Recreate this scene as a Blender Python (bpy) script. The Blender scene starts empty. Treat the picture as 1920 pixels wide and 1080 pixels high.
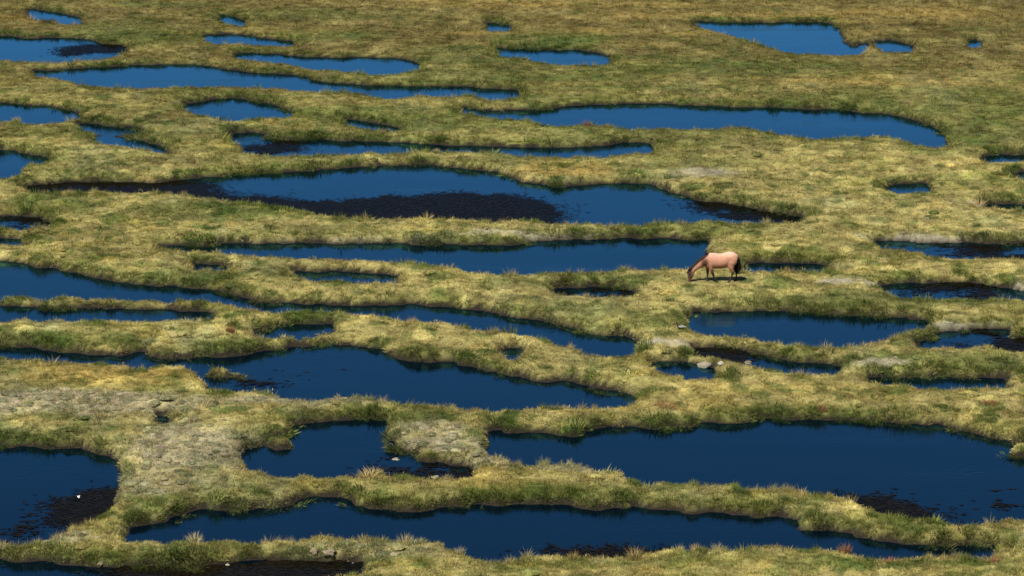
import bpy, bmesh, math, random
import numpy as np
from mathutils import Vector, Matrix

random.seed(11)
RNG = np.random.default_rng(11)
scene = bpy.context.scene
COL = scene.collection

# ------------------------------------------------------------------ camera
CAM_H = 34.4
PITCH = math.radians(15.0)
HFOV = math.radians(20.0)
F_PX = 960.0 / math.tan(HFOV / 2)
cam_data = bpy.data.cameras.new("camera")
cam_data.sensor_width = 36.0
cam_data.lens = 18.0 / math.tan(HFOV / 2)
cam_data.clip_start = 0.5
cam_data.clip_end = 6000.0
cam = bpy.data.objects.new("camera", cam_data)
cam.location = (0, 0, CAM_H)
cam.rotation_euler = (math.radians(90) - PITCH, 0, 0)
COL.objects.link(cam)
scene.camera = cam

# ------------------------------------------------------------------ sky, sun, exposure
SUN_EL = math.radians(58.0)
SUN_DIR = Vector((-0.15, -0.22, 0.0)).normalized()          # horizontal direction towards the sun
world = bpy.data.worlds.new("World")
scene.world = world
world.use_nodes = True
wn = world.node_tree
wn.nodes.clear()
sky = wn.nodes.new("ShaderNodeTexSky")
sky.sky_type = 'NISHITA'
sky.sun_disc = False
sky.sun_elevation = SUN_EL
sky.sun_rotation = math.atan2(SUN_DIR.x, SUN_DIR.y)
sky.altitude = 4300
sky.air_density = 0.8
sky.dust_density = 0.0
sky.ozone_density = 2.5
bg = wn.nodes.new("ShaderNodeBackground")
bg.inputs["Strength"].default_value = 0.115
wo = wn.nodes.new("ShaderNodeOutputWorld")
wn.links.new(sky.outputs[0], bg.inputs["Color"])
wn.links.new(bg.outputs[0], wo.inputs["Surface"])

sun_data = bpy.data.lights.new("sun", 'SUN')
sun_data.energy = 5.0
sun_data.angle = math.radians(0.5)
sun_data.color = (1.0, 0.94, 0.84)
sun = bpy.data.objects.new("sun", sun_data)
to_sun = Vector((SUN_DIR.x * math.cos(SUN_EL), SUN_DIR.y * math.cos(SUN_EL), math.sin(SUN_EL)))
sun.rotation_euler = to_sun.to_track_quat('Z', 'Y').to_euler()
sun.location = (0, 60, 80)
COL.objects.link(sun)

vs = scene.view_settings
vs.view_transform = 'Standard'
vs.look = 'None'
vs.exposure = 0.70
vs.gamma = 1.0
vs.use_curve_mapping = False
scene.cycles.max_bounces = 4
scene.cycles.diffuse_bounces = 2
scene.cycles.glossy_bounces = 2
scene.cycles.transmission_bounces = 2

# ------------------------------------------------------------------ helpers
CP, SP = math.cos(PITCH), math.sin(PITCH)

def survey(X, Y, Z=0.0):
    """where a ground point was measured on the survey picture (1920 x 1080)"""
    h = CAM_H - Z
    dep = Y * CP + h * SP
    dwn = -Y * SP + h * CP
    return 960 + F_PX * X / dep, 540 + F_PX * dwn / dep

def ground_at(u, v, z=0.0):
    """ground position (metres) of a surveyed point lying at height z"""
    a, b = (u - 960) / F_PX, (v - 540) / F_PX
    dy, dz = CP - b * SP, -SP - b * CP
    t = (z - CAM_H) / dz
    return a * t, dy * t

def _hash(ix, iy, s):
    n = (ix.astype(np.int64) * 374761393 + iy.astype(np.int64) * 668265263 + s * 974634777) & 0x7fffffff
    n = ((n ^ (n >> 13)) * 1274126177) & 0x7fffffff
    return ((n ^ (n >> 16)) & 0xffff) / 65535.0

def vnoise(x, y, s=0):
    x = np.asarray(x, float); y = np.asarray(y, float)
    ix = np.floor(x); iy = np.floor(y)
    fx = x - ix; fy = y - iy
    fx = fx * fx * (3 - 2 * fx); fy = fy * fy * (3 - 2 * fy)
    a = _hash(ix, iy, s); b = _hash(ix + 1, iy, s); c = _hash(ix, iy + 1, s); d = _hash(ix + 1, iy + 1, s)
    return (a * (1 - fx) + b * fx) * (1 - fy) + (c * (1 - fx) + d * fx) * fy

def fbm(x, y, s=0, o=4, g=0.5):
    t = 0; a = 1.0; n = 0
    for k in range(o):
        t = t + a * (vnoise(x * 2 ** k + 17.3 * k, y * 2 ** k + 5.1 * k, s + k) - 0.5)
        n += a; a *= g
    return t / n * 2            # about -1..1

def sstep(a, b, x):
    t = np.clip((x - a) / (b - a), 0, 1)
    return t * t * (3 - 2 * t)

def inside(poly, u, v):
    """vectorised even-odd test"""
    P = np.asarray(poly, float)
    r = np.zeros(u.shape, bool)
    bb = (u >= P[:, 0].min()) & (u <= P[:, 0].max()) & (v >= P[:, 1].min()) & (v <= P[:, 1].max())
    if not bb.any():
        return r
    uu = u[bb]; vv = v[bb]; q = np.zeros(uu.shape, bool)
    for (x0, y0), (x1, y1) in zip(P, np.roll(P, -1, 0)):
        if y0 == y1:
            continue
        q ^= ((y0 > vv) != (y1 > vv)) & (uu < (x1 - x0) * (vv - y0) / (y1 - y0) + x0)
    r[bb] = q
    return r

def chaikin(poly, n=1):
    P = np.asarray(poly, float)
    for _ in range(n):
        Q = np.roll(P, -1, 0)
        P = np.stack([P * .78 + Q * .22, P * .22 + Q * .78], 1).reshape(-1, 2)
    return P

def tag(o, label=None, cat=None, group=None, kind=None):
    if label: o["label"] = label
    if cat: o["category"] = cat
    if group: o["group"] = group
    if kind: o["kind"] = kind
    return o

def mesh_obj(name, verts, faces, mat=None, parent=None, smooth=False):
    me = bpy.data.meshes.new(name)
    if isinstance(faces, np.ndarray) and len(faces):
        k = faces.shape[1]
        verts = np.asarray(verts, np.float32)
        me.vertices.add(len(verts)); me.vertices.foreach_set("co", verts.ravel())
        me.loops.add(faces.size); me.loops.foreach_set("vertex_index", faces.ravel().astype(np.int32))
        me.polygons.add(len(faces))
        me.polygons.foreach_set("loop_start", np.arange(0, faces.size, k, dtype=np.int32))
        me.update(calc_edges=True); me.validate()
    else:
        me.from_pydata([tuple(map(float, v)) for v in verts], [], [tuple(f) for f in faces])
        me.update()
    if smooth:
        me.polygons.foreach_set("use_smooth", [True] * len(me.polygons))
    if mat: me.materials.append(mat)
    o = bpy.data.objects.new(name, me)
    COL.objects.link(o)
    if parent: o.parent = parent
    return o

def empty(name, loc, rz=0):
    o = bpy.data.objects.new(name, None)
    o.empty_display_size = 0.2
    o.location = loc; o.rotation_euler = (0, 0, rz)
    COL.objects.link(o)
    return o

def new_mat(name):
    m = bpy.data.materials.new(name)
    m.use_nodes = True
    nt = m.node_tree; nt.nodes.clear()
    return m, nt, nt.nodes.new("ShaderNodeOutputMaterial")

def nd(nt, typ, **kw):
    n = nt.nodes.new(typ)
    for k, v in kw.items():
        setattr(n, k, v)
    return n

def noise_node(nt, scale, detail=4, rough=0.55, coord=None):
    n = nt.nodes.new("ShaderNodeTexNoise")
    n.inputs["Scale"].default_value = scale
    n.inputs["Detail"].default_value = detail
    n.inputs["Roughness"].default_value = rough
    if coord is not None: nt.links.new(coord, n.inputs["Vector"])
    return n

def ramp_map(nt, fac, lo, hi, a=0.3, b=0.7):
    m = nt.nodes.new("ShaderNodeMapRange")
    m.inputs["From Min"].default_value = a; m.inputs["From Max"].default_value = b
    m.inputs["To Min"].default_value = lo; m.inputs["To Max"].default_value = hi
    nt.links.new(fac, m.inputs["Value"])
    return m

# ------------------------------------------------------------------ materials
def make_plain(name, col, rough=0.8, var=0.25, scale=20.0, spec=0.3, bump=0.0):
    m, nt, out = new_mat(name)
    b = nd(nt, "ShaderNodeBsdfPrincipled")
    b.inputs["Roughness"].default_value = rough
    b.inputs["Specular IOR Level"].default_value = spec
    tc = nd(nt, "ShaderNodeTexCoord")
    n = noise_node(nt, scale, 5, 0.6, tc.outputs["Object"])
    mr = ramp_map(nt, n.outputs["Fac"], 1 - var, 1 + var)
    mx = nd(nt, "ShaderNodeMix", data_type='RGBA', blend_type='MULTIPLY')
    mx.inputs[0].default_value = 1.0
    mx.inputs[6].default_value = (*col, 1)
    nt.links.new(mr.outputs[0], mx.inputs[7])
    nt.links.new(mx.outputs[2], b.inputs["Base Color"])
    if bump:
        bp = nd(nt, "ShaderNodeBump"); bp.inputs["Strength"].default_value = bump
        bp.inputs["Distance"].default_value = 0.03
        nt.links.new(n.outputs["Fac"], bp.inputs["Height"]); nt.links.new(bp.outputs[0], b.inputs["Normal"])
    nt.links.new(b.outputs[0], out.inputs[0])
    return m

def make_water():
    m, nt, out = new_mat("pond_water")
    deep = nd(nt, "ShaderNodeBsdfDiffuse"); deep.inputs["Color"].default_value = (0.0005, 0.0016, 0.005, 1)
    gl = nd(nt, "ShaderNodeBsdfGlossy"); gl.inputs["Roughness"].default_value = 0.02
    gl.inputs["Color"].default_value = (0.31, 0.83, 1.0, 1)      # clear blue highland water
    fr = nd(nt, "ShaderNodeFresnel"); fr.inputs["IOR"].default_value = 1.333
    tc = nd(nt, "ShaderNodeNewGeometry")
    mp = nd(nt, "ShaderNodeMapping"); mp.inputs["Scale"].default_value = (0.8, 2.2, 1)
    nt.links.new(tc.outputs["Position"], mp.inputs["Vector"])
    n = noise_node(nt, 3.0, 4, 0.55, mp.outputs[0])
    mp2 = nd(nt, 'ShaderNodeMapping'); mp2.inputs['Scale'].default_value = (0.35, 1.6, 1)
    nt.links.new(tc.outputs['Position'], mp2.inputs['Vector'])
    n2 = noise_node(nt, 0.22, 4, 0.6, mp2.outputs[0])
    mr = ramp_map(nt, n2.outputs["Fac"], 0.005, 0.09, 0.45, 0.74)
    rg = ramp_map(nt, n2.outputs["Fac"], 0.015, 0.10, 0.45, 0.72)
    nt.links.new(rg.outputs[0], gl.inputs["Roughness"])
    bp = nd(nt, "ShaderNodeBump"); bp.inputs["Distance"].default_value = 0.25
    nt.links.new(mr.outputs[0], bp.inputs["Strength"])
    nt.links.new(n.outputs["Fac"], bp.inputs["Height"])
    nt.links.new(bp.outputs[0], gl.inputs["Normal"]); nt.links.new(bp.outputs[0], fr.inputs["Normal"])
    ms = nd(nt, "ShaderNodeMixShader")
    nt.links.new(fr.outputs[0], ms.inputs[0]); nt.links.new(deep.outputs[0], ms.inputs[1]); nt.links.new(gl.outputs[0], ms.inputs[2])
    nt.links.new(ms.outputs[0], out.inputs[0])
    return m

def make_ground():
    m, nt, out = new_mat("boggy_ground")
    b = nd(nt, "ShaderNodeBsdfPrincipled")
    b.inputs["Roughness"].default_value = 0.95
    b.inputs["Specular IOR Level"].default_value = 0.15
    at = nd(nt, "ShaderNodeAttribute", attribute_name="tint")
    g = nd(nt, "ShaderNodeNewGeometry")
    n = noise_node(nt, 5.0, 8, 0.68, g.outputs["Position"])
    mr = ramp_map(nt, n.outputs["Fac"], 0.62, 1.35)
    mx = nd(nt, "ShaderNodeMix", data_type='RGBA', blend_type='MULTIPLY')
    mx.inputs[0].default_value = 1.0
    nt.links.new(at.outputs["Color"], mx.inputs[6]); nt.links.new(mr.outputs[0], mx.inputs[7])
    nt.links.new(mx.outputs[2], b.inputs["Base Color"])
    n2 = noise_node(nt, 9.0, 6, 0.7, g.outputs["Position"])
    bp = nd(nt, "ShaderNodeBump"); bp.inputs["Strength"].default_value = 0.7; bp.inputs["Distance"].default_value = 0.08
    nt.links.new(n2.outputs["Fac"], bp.inputs["Height"]); nt.links.new(bp.outputs[0], b.inputs["Normal"])
    nt.links.new(b.outputs[0], out.inputs[0])
    return m

def make_blade(name, attr=True, col=(0.3, 0.25, 0.08), var=0.3, transl=0.25):
    m, nt, out = new_mat(name)
    if attr:
        at = nd(nt, "ShaderNodeAttribute", attribute_name="tint", attribute_type='INSTANCER')
        src = at.outputs["Color"]
    else:
        rgb = nd(nt, "ShaderNodeRGB"); rgb.outputs[0].default_value = (*col, 1)
        src = rgb.outputs[0]
    g = nd(nt, "ShaderNodeNewGeometry")
    mr = ramp_map(nt, g.outputs["Random Per Island"], 1 - var, 1 + var, 0, 1)
    mx = nd(nt, "ShaderNodeMix", data_type='RGBA', blend_type='MULTIPLY')
    mx.inputs[0].default_value = 1.0
    nt.links.new(src, mx.inputs[6]); nt.links.new(mr.outputs[0], mx.inputs[7])
    d = nd(nt, "ShaderNodeBsdfDiffuse"); t = nd(nt, "ShaderNodeBsdfTranslucent")
    nt.links.new(mx.outputs[2], d.inputs["Color"]); nt.links.new(mx.outputs[2], t.inputs["Color"])
    ms = nd(nt, "ShaderNodeMixShader"); ms.inputs[0].default_value = transl
    nt.links.new(d.outputs[0], ms.inputs[1]); nt.links.new(t.outputs[0], ms.inputs[2])
    nt.links.new(ms.outputs[0], out.inputs[0])
    return m

MAT_WATER = make_water()
MAT_GROUND = make_ground()
MAT_BLADE = make_blade("grass_blades")

# ------------------------------------------------------------------ survey of the ponds (far shore, then near shore)
L, R = -260, 2180          # shores that run out of the picture go on this far
PONDS = [
 [(53,14),(70,17),(95,22),(125,26),(150,32),(158,38),(140,40),(112,38),(85,37),(62,30),(54,22)],
 [(L,66),(0,67),(30,69),(60,74),(95,70),(130,72),(160,73),(182,78),(200,85),(225,83),(240,88),(232,95),(205,101),(180,106),(150,110),(110,112),(60,112),(25,108),(0,106),(L,102)],
 [(408,28),(430,28),(448,34),(464,41),(440,42),(422,38)],
 [(375,66),(395,65),(430,64),(470,67),(500,73),(530,76),(557,78),(540,81),(505,79),(470,78),(440,74),(405,77),(392,71)],
 [(440,99),(470,98),(520,102),(560,106),(600,108),(640,109),(660,107),(700,108),(740,109),(770,112),(787,117),(785,128),(760,131),(735,134),(712,136),(690,134),(665,129),(640,126),(600,125),(570,122),(545,115),(515,112),(480,109),(450,106)],
 [(60,132),(105,133),(115,130),(180,127),(240,123),(300,121),(350,121),(390,123),(410,128),(440,132),(480,137),(530,139),(570,142),(590,151),(620,155),(660,158),(700,161),(760,161),(820,162),(870,161),(910,166),(945,167),(978,169),(972,178),(950,182),(925,183),(895,176),(870,173),(845,176),(820,174),(775,175),(745,180),(710,177),(680,171),(640,168),(600,166),(560,164),(520,159),(480,158),(440,158),(400,157),(350,158),(300,158),(250,161),(200,158),(160,155),(135,147),(105,140),(70,137)],
 [(340,198),(365,192),(400,188),(430,184),(455,185),(475,189),(500,193),(525,200),(545,209),(548,214),(520,216),(490,216),(460,220),(430,221),(405,214),(380,210),(355,205)],
 [(L,188),(0,192),(40,196),(80,198),(115,204),(145,210),(150,215),(135,219),(115,224),(80,226),(50,227),(40,222),(15,220),(0,224),(L,230)],
 [(145,231),(180,233),(215,237),(250,238),(270,241),(262,245),(230,244),(200,244),(170,243),(150,237)],
 [(175,256),(205,257),(235,258),(255,262),(280,267),(300,271),(315,277),(316,282),(305,281),(285,276),(262,273),(235,269),(205,264),(185,263)],
 [(L,270),(0,280),(30,284),(55,289),(75,292),(92,294),(85,302),(60,306),(40,315),(32,325),(15,329),(0,330),(L,336)],
 [(422,252),(440,250),(465,248),(480,250),(500,256),(520,264),(550,264),(575,261),(610,262),(640,265),(680,266),(720,267),(770,268),(820,272),(850,274),(900,274),(950,275),(1000,277),(1060,277),(1110,275),(1150,272),(1165,267),(1195,267),(1225,267),(1228,276),(1215,283),(1180,281),(1150,287),(1110,293),(1070,292),(1030,289),(1000,290),(960,283),(920,281),(880,280),(840,280),(800,276),(775,281),(740,284),(700,281),(665,284),(640,285),(600,287),(560,288),(520,287),(480,286),(452,281),(460,272),(440,262)],
 [(645,222),(670,225),(700,230),(730,236),(760,243),(740,244),(710,241),(680,237),(655,230)],
 [(40,350),(80,346),(130,342),(180,341),(250,343),(300,343),(340,338),(380,333),(430,330),(480,326),(530,322),(570,323),(610,318),(640,317),(700,312),(760,310),(790,308),(830,314),(870,317),(910,321),(945,325),(960,336),(980,343),(1010,346),(1060,350),(1110,346),(1150,343),(1200,344),(1225,347),(1250,357),(1280,367),(1320,377),(1380,386),(1430,393),(1470,400),(1515,407),(1500,411),(1460,415),(1420,412),(1380,414),(1340,410),(1290,414),(1240,416),(1190,418),(1150,416),(1120,414),(1080,418),(1050,414),(1010,410),(980,408),(940,409),(900,408),(850,406),(800,404),(750,406),(700,408),(660,406),(630,403),(590,396),(540,388),(500,381),(450,374),(400,367),(350,361),(300,357),(240,356),(180,354),(120,356),(70,357)],
 [(290,457),(330,460),(365,462),(410,459),(460,456),(520,456),(580,456),(640,458),(700,456),(750,457),(800,460),(850,459),(900,459),(950,461),(1000,455),(1050,450),(1100,449),(1150,449),(1200,447),(1250,449),(1290,450),(1330,450),(1328,465),(1320,480),(1310,497),(1250,499),(1200,500),(1150,502),(1120,503),(1080,506),(1040,509),(1010,509),(985,508),(950,509),(910,507),(880,504),(850,497),(820,494),(780,491),(740,487),(700,485),(660,483),(630,482),(590,481),(550,477),(510,478),(470,475),(440,472),(410,467),(360,466),(320,463)],
 [(545,508),(580,508),(620,509),(670,511),(700,512),(730,515),(750,520),(745,524),(710,524),(670,524),(640,524),(610,522),(590,519),(560,513)],
 [(360,494),(390,495),(420,497),(418,502),(395,501),(370,499)],
 [(L,402),(0,407),(30,404),(55,405),(75,408),(85,416),(100,421),(80,424),(40,426),(0,421),(L,422)],
 [(L,444),(0,447),(48,449),(48,453),(0,453),(L,452)],
 [(L,462),(0,486),(30,491),(60,500),(90,503),(120,508),(150,517),(190,526),(230,532),(270,537),(320,540),(370,541),(410,544),(430,553),(450,559),(480,564),(520,567),(560,570),(600,570),(640,572),(680,572),(720,573),(760,572),(800,573),(850,577),(890,579),(910,586),(950,593),(990,597),(1030,606),(1080,618),(1120,628),(1160,630),(1192,634),(1196,645),(1190,655),(1170,657),(1140,660),(1110,660),(1090,656),(1075,645),(1050,640),(1020,627),(1000,622),(980,626),(950,617),(920,613),(890,615),(880,606),(850,603),(820,599),(790,597),(765,595),(740,593),(700,587),(660,587),(640,583),(600,578),(560,578),(520,581),(490,581),(465,573),(430,566),(400,562),(350,560),(300,559),(250,557),(200,553),(150,554),(100,556),(70,552),(30,549),(0,553),(L,556)],
 [(L,566),(0,573),(40,573),(70,574),(110,580),(150,577),(200,577),(250,578),(300,579),(340,582),(380,584),(410,590),(390,593),(355,593),(300,596),(260,597),(230,597),(200,593),(150,593),(100,596),(50,597),(20,595),(0,596),(L,600)],
 [(475,620),(510,614),(550,610),(590,608),(620,609),(625,613),(612,620),(590,626),(560,628),(520,629),(490,627)],
 [(L,645),(0,653),(30,650),(68,651),(75,658),(110,662),(150,663),(200,665),(215,668),(240,665),(260,660),(275,654),(278,668),(300,675),(345,673),(390,668),(440,667),(480,656),(500,653),(540,652),(560,646),(590,648),(620,645),(640,650),(680,652),(715,651),(720,660),(750,668),(765,675),(800,679),(850,680),(880,686),(900,694),(930,698),(950,704),(990,709),(1010,714),(1060,718),(1100,722),(1140,730),(1180,738),(1202,748),(1190,753),(1150,755),(1110,753),(1080,757),(1040,757),(1000,758),(960,760),(930,764),(890,766),(870,763),(850,755),(800,751),(770,750),(740,746),(700,742),(670,740),(640,740),(600,738),(560,736),(520,734),(480,732),(440,730),(400,728),(384,722),(385,710),(376,700),(355,690),(345,680),(330,677),(290,682),(255,685),(240,680),(215,675),(190,672),(130,672),(100,670),(70,668),(40,668),(0,667),(L,668)],
 [(938,652),(960,648),(977,652),(973,662),(955,664),(942,659)],
 [(1285,592),(1300,587),(1350,585),(1400,584),(1450,584),(1500,586),(1550,590),(1600,592),(1650,596),(1700,598),(1750,597),(1735,603),(1715,608),(1700,618),(1680,625),(1660,632),(1630,640),(1600,643),(1560,647),(1530,645),(1500,641),(1460,637),(1430,632),(1400,628),(1350,625),(1310,621),(1295,617),(1290,607),(1280,600)],
 [(1725,633),(1745,628),(1780,622),(1820,616),(1860,614),(1890,618),(1902,624),(1880,632),(1850,638),(1820,645),(1780,645),(1750,644),(1730,645),(1720,640)],
 [(1862,648),(1890,641),(1920,636),(R,632),(R,656),(1920,653),(1890,652)],
 [(1655,540),(1665,535),(1700,531),(1740,530),(1780,529),(1830,531),(1870,539),(1920,544),(R,550),(R,566),(1960,560),(1900,558),(1850,556),(1790,557),(1740,556),(1700,555),(1680,553),(1670,546)],
 [(1630,449),(1670,452),(1720,456),(1780,455),(1850,458),(1960,455),(R,452),(R,482),(1920,480),(1870,478),(1820,480),(1780,477),(1740,473),(1725,468),(1690,462),(1650,457)],
 [(1388,495),(1420,494),(1480,493),(1530,494),(1562,497),(1545,503),(1500,503),(1450,504),(1400,503),(1384,500)],
 [(1030,541),(1060,540),(1100,538),(1140,537),(1165,541),(1192,547),(1180,551),(1150,551),(1110,550),(1080,547),(1050,546)],
 [(1290,650),(1330,652),(1370,655),(1400,660),(1420,664),(1450,668),(1500,675),(1540,680),(1570,685),(1587,689),(1560,693),(1530,694),(1500,692),(1470,688),(1430,685),(1405,681),(1385,673),(1360,665),(1320,659)],
 [(1213,678),(1250,677),(1290,679),(1305,686),(1330,692),(1347,697),(1345,703),(1320,704),(1290,703),(1265,698),(1240,690)],
 [(1620,707),(1660,704),(1720,705),(1780,706),(1840,706),(1890,709),(1890,717),(1850,719),(1800,721),(1760,723),(1720,723),(1690,717),(1650,713)],
 [(L,830),(0,838),(40,838),(80,840),(120,842),(160,845),(175,850),(200,854),(215,858),(225,868),(235,880),(238,885),(225,893),(205,910),(195,922),(205,932),(200,945),(185,958),(180,965),(150,977),(125,988),(115,998),(95,1003),(75,1008),(40,1012),(0,1016),(L,1026)],
 [(452,848),(465,842),(490,840),(500,830),(512,822),(550,808),(558,796),(580,793),(620,790),(660,787),(700,785),(722,787),(726,795),(724,805),(730,820),(735,830),(733,840),(750,845),(775,851),(800,862),(830,868),(860,877),(887,886),(870,892),(840,893),(820,892),(800,888),(780,888),(740,886),(720,878),(700,880),(680,882),(640,884),(600,884),(570,880),(540,884),(500,880),(490,876),(470,866),(460,857)],
 [(918,815),(925,806),(960,810),(1000,812),(1030,818),(1060,821),(1092,819),(1110,808),(1150,804),(1200,800),(1250,802),(1300,798),(1350,792),(1400,790),(1450,788),(1500,786),(1560,786),(1610,790),(1640,792),(1680,791),(1720,793),(1760,800),(1800,808),(1840,818),(1880,824),(1910,835),(1960,842),(R,850),(R,985),(1960,972),(1920,968),(1890,964),(1860,969),(1810,973),(1760,968),(1720,963),(1680,958),(1640,945),(1610,935),(1580,925),(1540,920),(1500,912),(1460,907),(1430,905),(1400,910),(1380,903),(1340,905),(1300,900),(1260,902),(1230,903),(1200,897),(1180,888),(1160,880),(1120,874),(1080,868),(1040,862),(1000,862),(960,860),(935,855),(915,842),(912,832)],
 [(245,987),(270,980),(300,972),(340,967),(370,960),(400,958),(450,959),(500,957),(530,953),(545,945),(540,936),(580,934),(640,934),(645,945),(670,953),(720,960),(760,960),(800,955),(850,948),(900,948),(960,946),(1010,944),(1060,948),(1100,955),(1150,952),(1200,952),(1220,956),(1250,960),(1290,958),(1340,960),(1380,968),(1420,967),(1470,965),(1500,975),(1490,985),(1500,993),(1540,995),(1560,1000),(1600,1006),(1640,1012),(1700,1015),(1760,1020),(1820,1022),(1880,1024),(1870,1033),(1840,1040),(1800,1040),(1740,1038),(1700,1036),(1650,1040),(1610,1030),(1590,1022),(1560,1018),(1520,1018),(1480,1020),(1440,1018),(1400,1020),(1360,1020),(1320,1015),(1290,1018),(1250,1025),(1200,1033),(1150,1035),(1100,1040),(1050,1038),(1000,1035),(950,1040),(900,1045),(880,1038),(860,1025),(830,1012),(790,1007),(740,1002),(680,1000),(620,1000),(560,1004),(520,1006),(470,1008),(420,1007),(380,1008),(340,1010),(300,1012),(260,1007),(240,1000)],
 [(L,1044),(0,1050),(60,1055),(120,1058),(180,1063),(250,1064),(320,1064),(400,1061),(460,1056),(520,1053),(580,1050),(620,1048),(650,1050),(692,1055),(685,1063),(660,1070),(645,1075),(605,1080),(590,1100),(400,1130),(L,1150)],
 [(860,198),(900,206),(940,208),(980,207),(1020,206),(1060,200),(1100,197),(1140,196),(1190,194),(1240,194),(1290,198),(1350,200),(1400,202),(1450,200),(1500,205),(1540,206),(1570,203),(1610,212),(1650,213),(1690,220),(1730,230),(1760,240),(1775,255),(1778,271),(1740,271),(1710,266),(1690,258),(1660,250),(1620,252),(1580,257),(1540,255),(1500,252),(1450,244),(1420,238),(1390,234),(1350,237),(1300,237),(1250,238),(1200,237),(1160,234),(1130,232),(1100,228),(1050,232),(1010,229),(985,220),(960,218),(930,217),(900,213),(870,207)],
 [(1292,38),(1340,42),(1400,42),(1450,42),(1500,41),(1540,41),(1570,48),(1585,58),(1610,68),(1630,76),(1628,88),(1610,97),(1560,98),(1510,96),(1480,94),(1450,84),(1425,78),(1400,68),(1350,55),(1310,45)],
 [(1640,76),(1670,76),(1700,83),(1716,91),(1690,92),(1660,91),(1645,84)],
 [(1812,76),(1842,76),(1840,83),(1815,83)],
 [(925,88),(950,92),(1000,92),(1050,95),(1075,92),(1100,96),(1130,102),(1147,107),(1135,115),(1100,117),(1070,117),(1030,115),(1010,109),(975,104),(940,98)],
 [(910,42),(935,43),(962,50),(940,54),(915,52)],
 [(1838,295),(1870,290),(1920,291),(R,290),(R,302),(1920,298),(1880,298),(1845,300)],
 [(1660,350),(1690,345),(1730,343),(1747,350),(1742,357),(1700,358),(1670,356)],
 [(1893,326),(1960,320),(R,318),(R,342),(1960,338),(1920,335)],
 [(1828,381),(1880,382),(1960,384),(R,384),(R,392),(1880,388)],
 [(288,785),(303,778),(320,779),(310,788)],
 # shores outside the picture, so the place goes on at the sides
 [(-520,300),(-380,296),(-330,310),(-350,330),(-450,334),(-540,322)],
 [(-640,470),(-420,462),(-330,480),(-400,506),(-560,510),(-660,492)],
 [(-700,700),(-420,690),(-340,730),(-420,790),(-620,800),(-740,750)],
 [(2260,180),(2400,176),(2480,190),(2420,206),(2300,204)],
 [(2260,420),(2440,410),(2560,430),(2480,456),(2310,452)],
 [(2280,690),(2480,680),(2600,720),(2500,770),(2330,760)],
]
ISLETS = [
 [(1580,50),(1600,61),(1626,73),(1634,80),(1612,80),(1600,90),(1592,82),(1578,78),(1584,68),(1572,60)],
 [(55,32),(70,36),(100,40),(112,44),(80,42)],
 [(390,699),(400,695),(425,696),(445,699),(478,702),(470,705),(420,704),(398,703)],
 [(498,831),(530,827),(562,833),(555,842),(508,843)],
 [(1888,846),(1930,843),(R,846),(R,858),(1960,858),(1895,856)],
]

# ------------------------------------------------------------------ which ground is water: 10 cm cells, then distance to the shore
GX0, GX1, GY0, GY1, GS = -50.0, 50.0, 86.0, 228.0, 0.1
gx = np.arange(GX0, GX1 + 1e-6, GS); gy = np.arange(GY0, GY1 + 1e-6, GS)
MX, MY = np.meshgrid(gx, gy)
wu = fbm(MX * 0.9, MY * 0.9, 3, 4, 0.6); wv = fbm(MX * 0.9, MY * 0.9, 41, 4, 0.6)
ragged = (0.18 + 0.18 * vnoise(MX * 0.2, MY * 0.2, 77)) * (1 + .35 * sstep(130, 105, MY))
nearer = 1.25 - .6 * sstep(110, 190, MY)
WX = MX + wu * ragged + .16 * nearer * fbm(MX * 2.3, MY * 2.3, 83, 3, .6); WY = MY + (wv * ragged * 1.5 + .20 * fbm(MX * 2.3, MY * 2.3, 87, 3, .6)) * nearer
lab = np.full(MX.shape, -1, np.int16)
polys = [chaikin(p, 1) for p in PONDS]
BANK = 0.34                                             # bank plus grass stands this high above the water
for k, hgt in enumerate((0.0, 0.1, 0.2, BANK)):
    U, V = survey(WX, WY, hgt)
    for i, p in enumerate(polys):
        lab[inside(p, U, V) & (lab < 0)] = i
U, V = survey(WX, WY, 0.05)
for p in ISLETS:
    lab[inside(chaikin(p, 1), U, V)] = -1
water = lab >= 0

def jump_flood(seed):
    """nearest seed cell of every cell, near the seeds exact enough"""
    h, w = seed.shape
    sy, sx = np.where(seed, np.arange(h)[:, None], -10000), np.where(seed, np.arange(w)[None, :], -10000)
    sy = sy.astype(np.int32); sx = sx.astype(np.int32)
    yy = np.arange(h, dtype=np.int32)[:, None]; xx = np.arange(w, dtype=np.int32)[None, :]
    best = (sy - yy) ** 2 + (sx - xx) ** 2
    for st in (32, 16, 8, 4, 2, 1, 1):
        for dy in (-st, 0, st):
            for dx in (-st, 0, st):
                if dx == 0 and dy == 0: continue
                ys = slice(max(0, dy), h + min(0, dy)); yd = slice(max(0, -dy), h + min(0, -dy))
                xs = slice(max(0, dx), w + min(0, dx)); xd = slice(max(0, -dx), w + min(0, -dx))
                cy = sy[ys, xs]; cx = sx[ys, xs]
                dd = (cy - yy[yd]) ** 2 + (cx - xx[:, xd]) ** 2
                b = best[yd, xd]
                m = dd < b
                b[m] = dd[m]
                sy[yd, xd][m] = cy[m]; sx[yd, xd][m] = cx[m]
    return np.sqrt(np.minimum(best, 10 ** 7)) * GS, sy, sx

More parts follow.
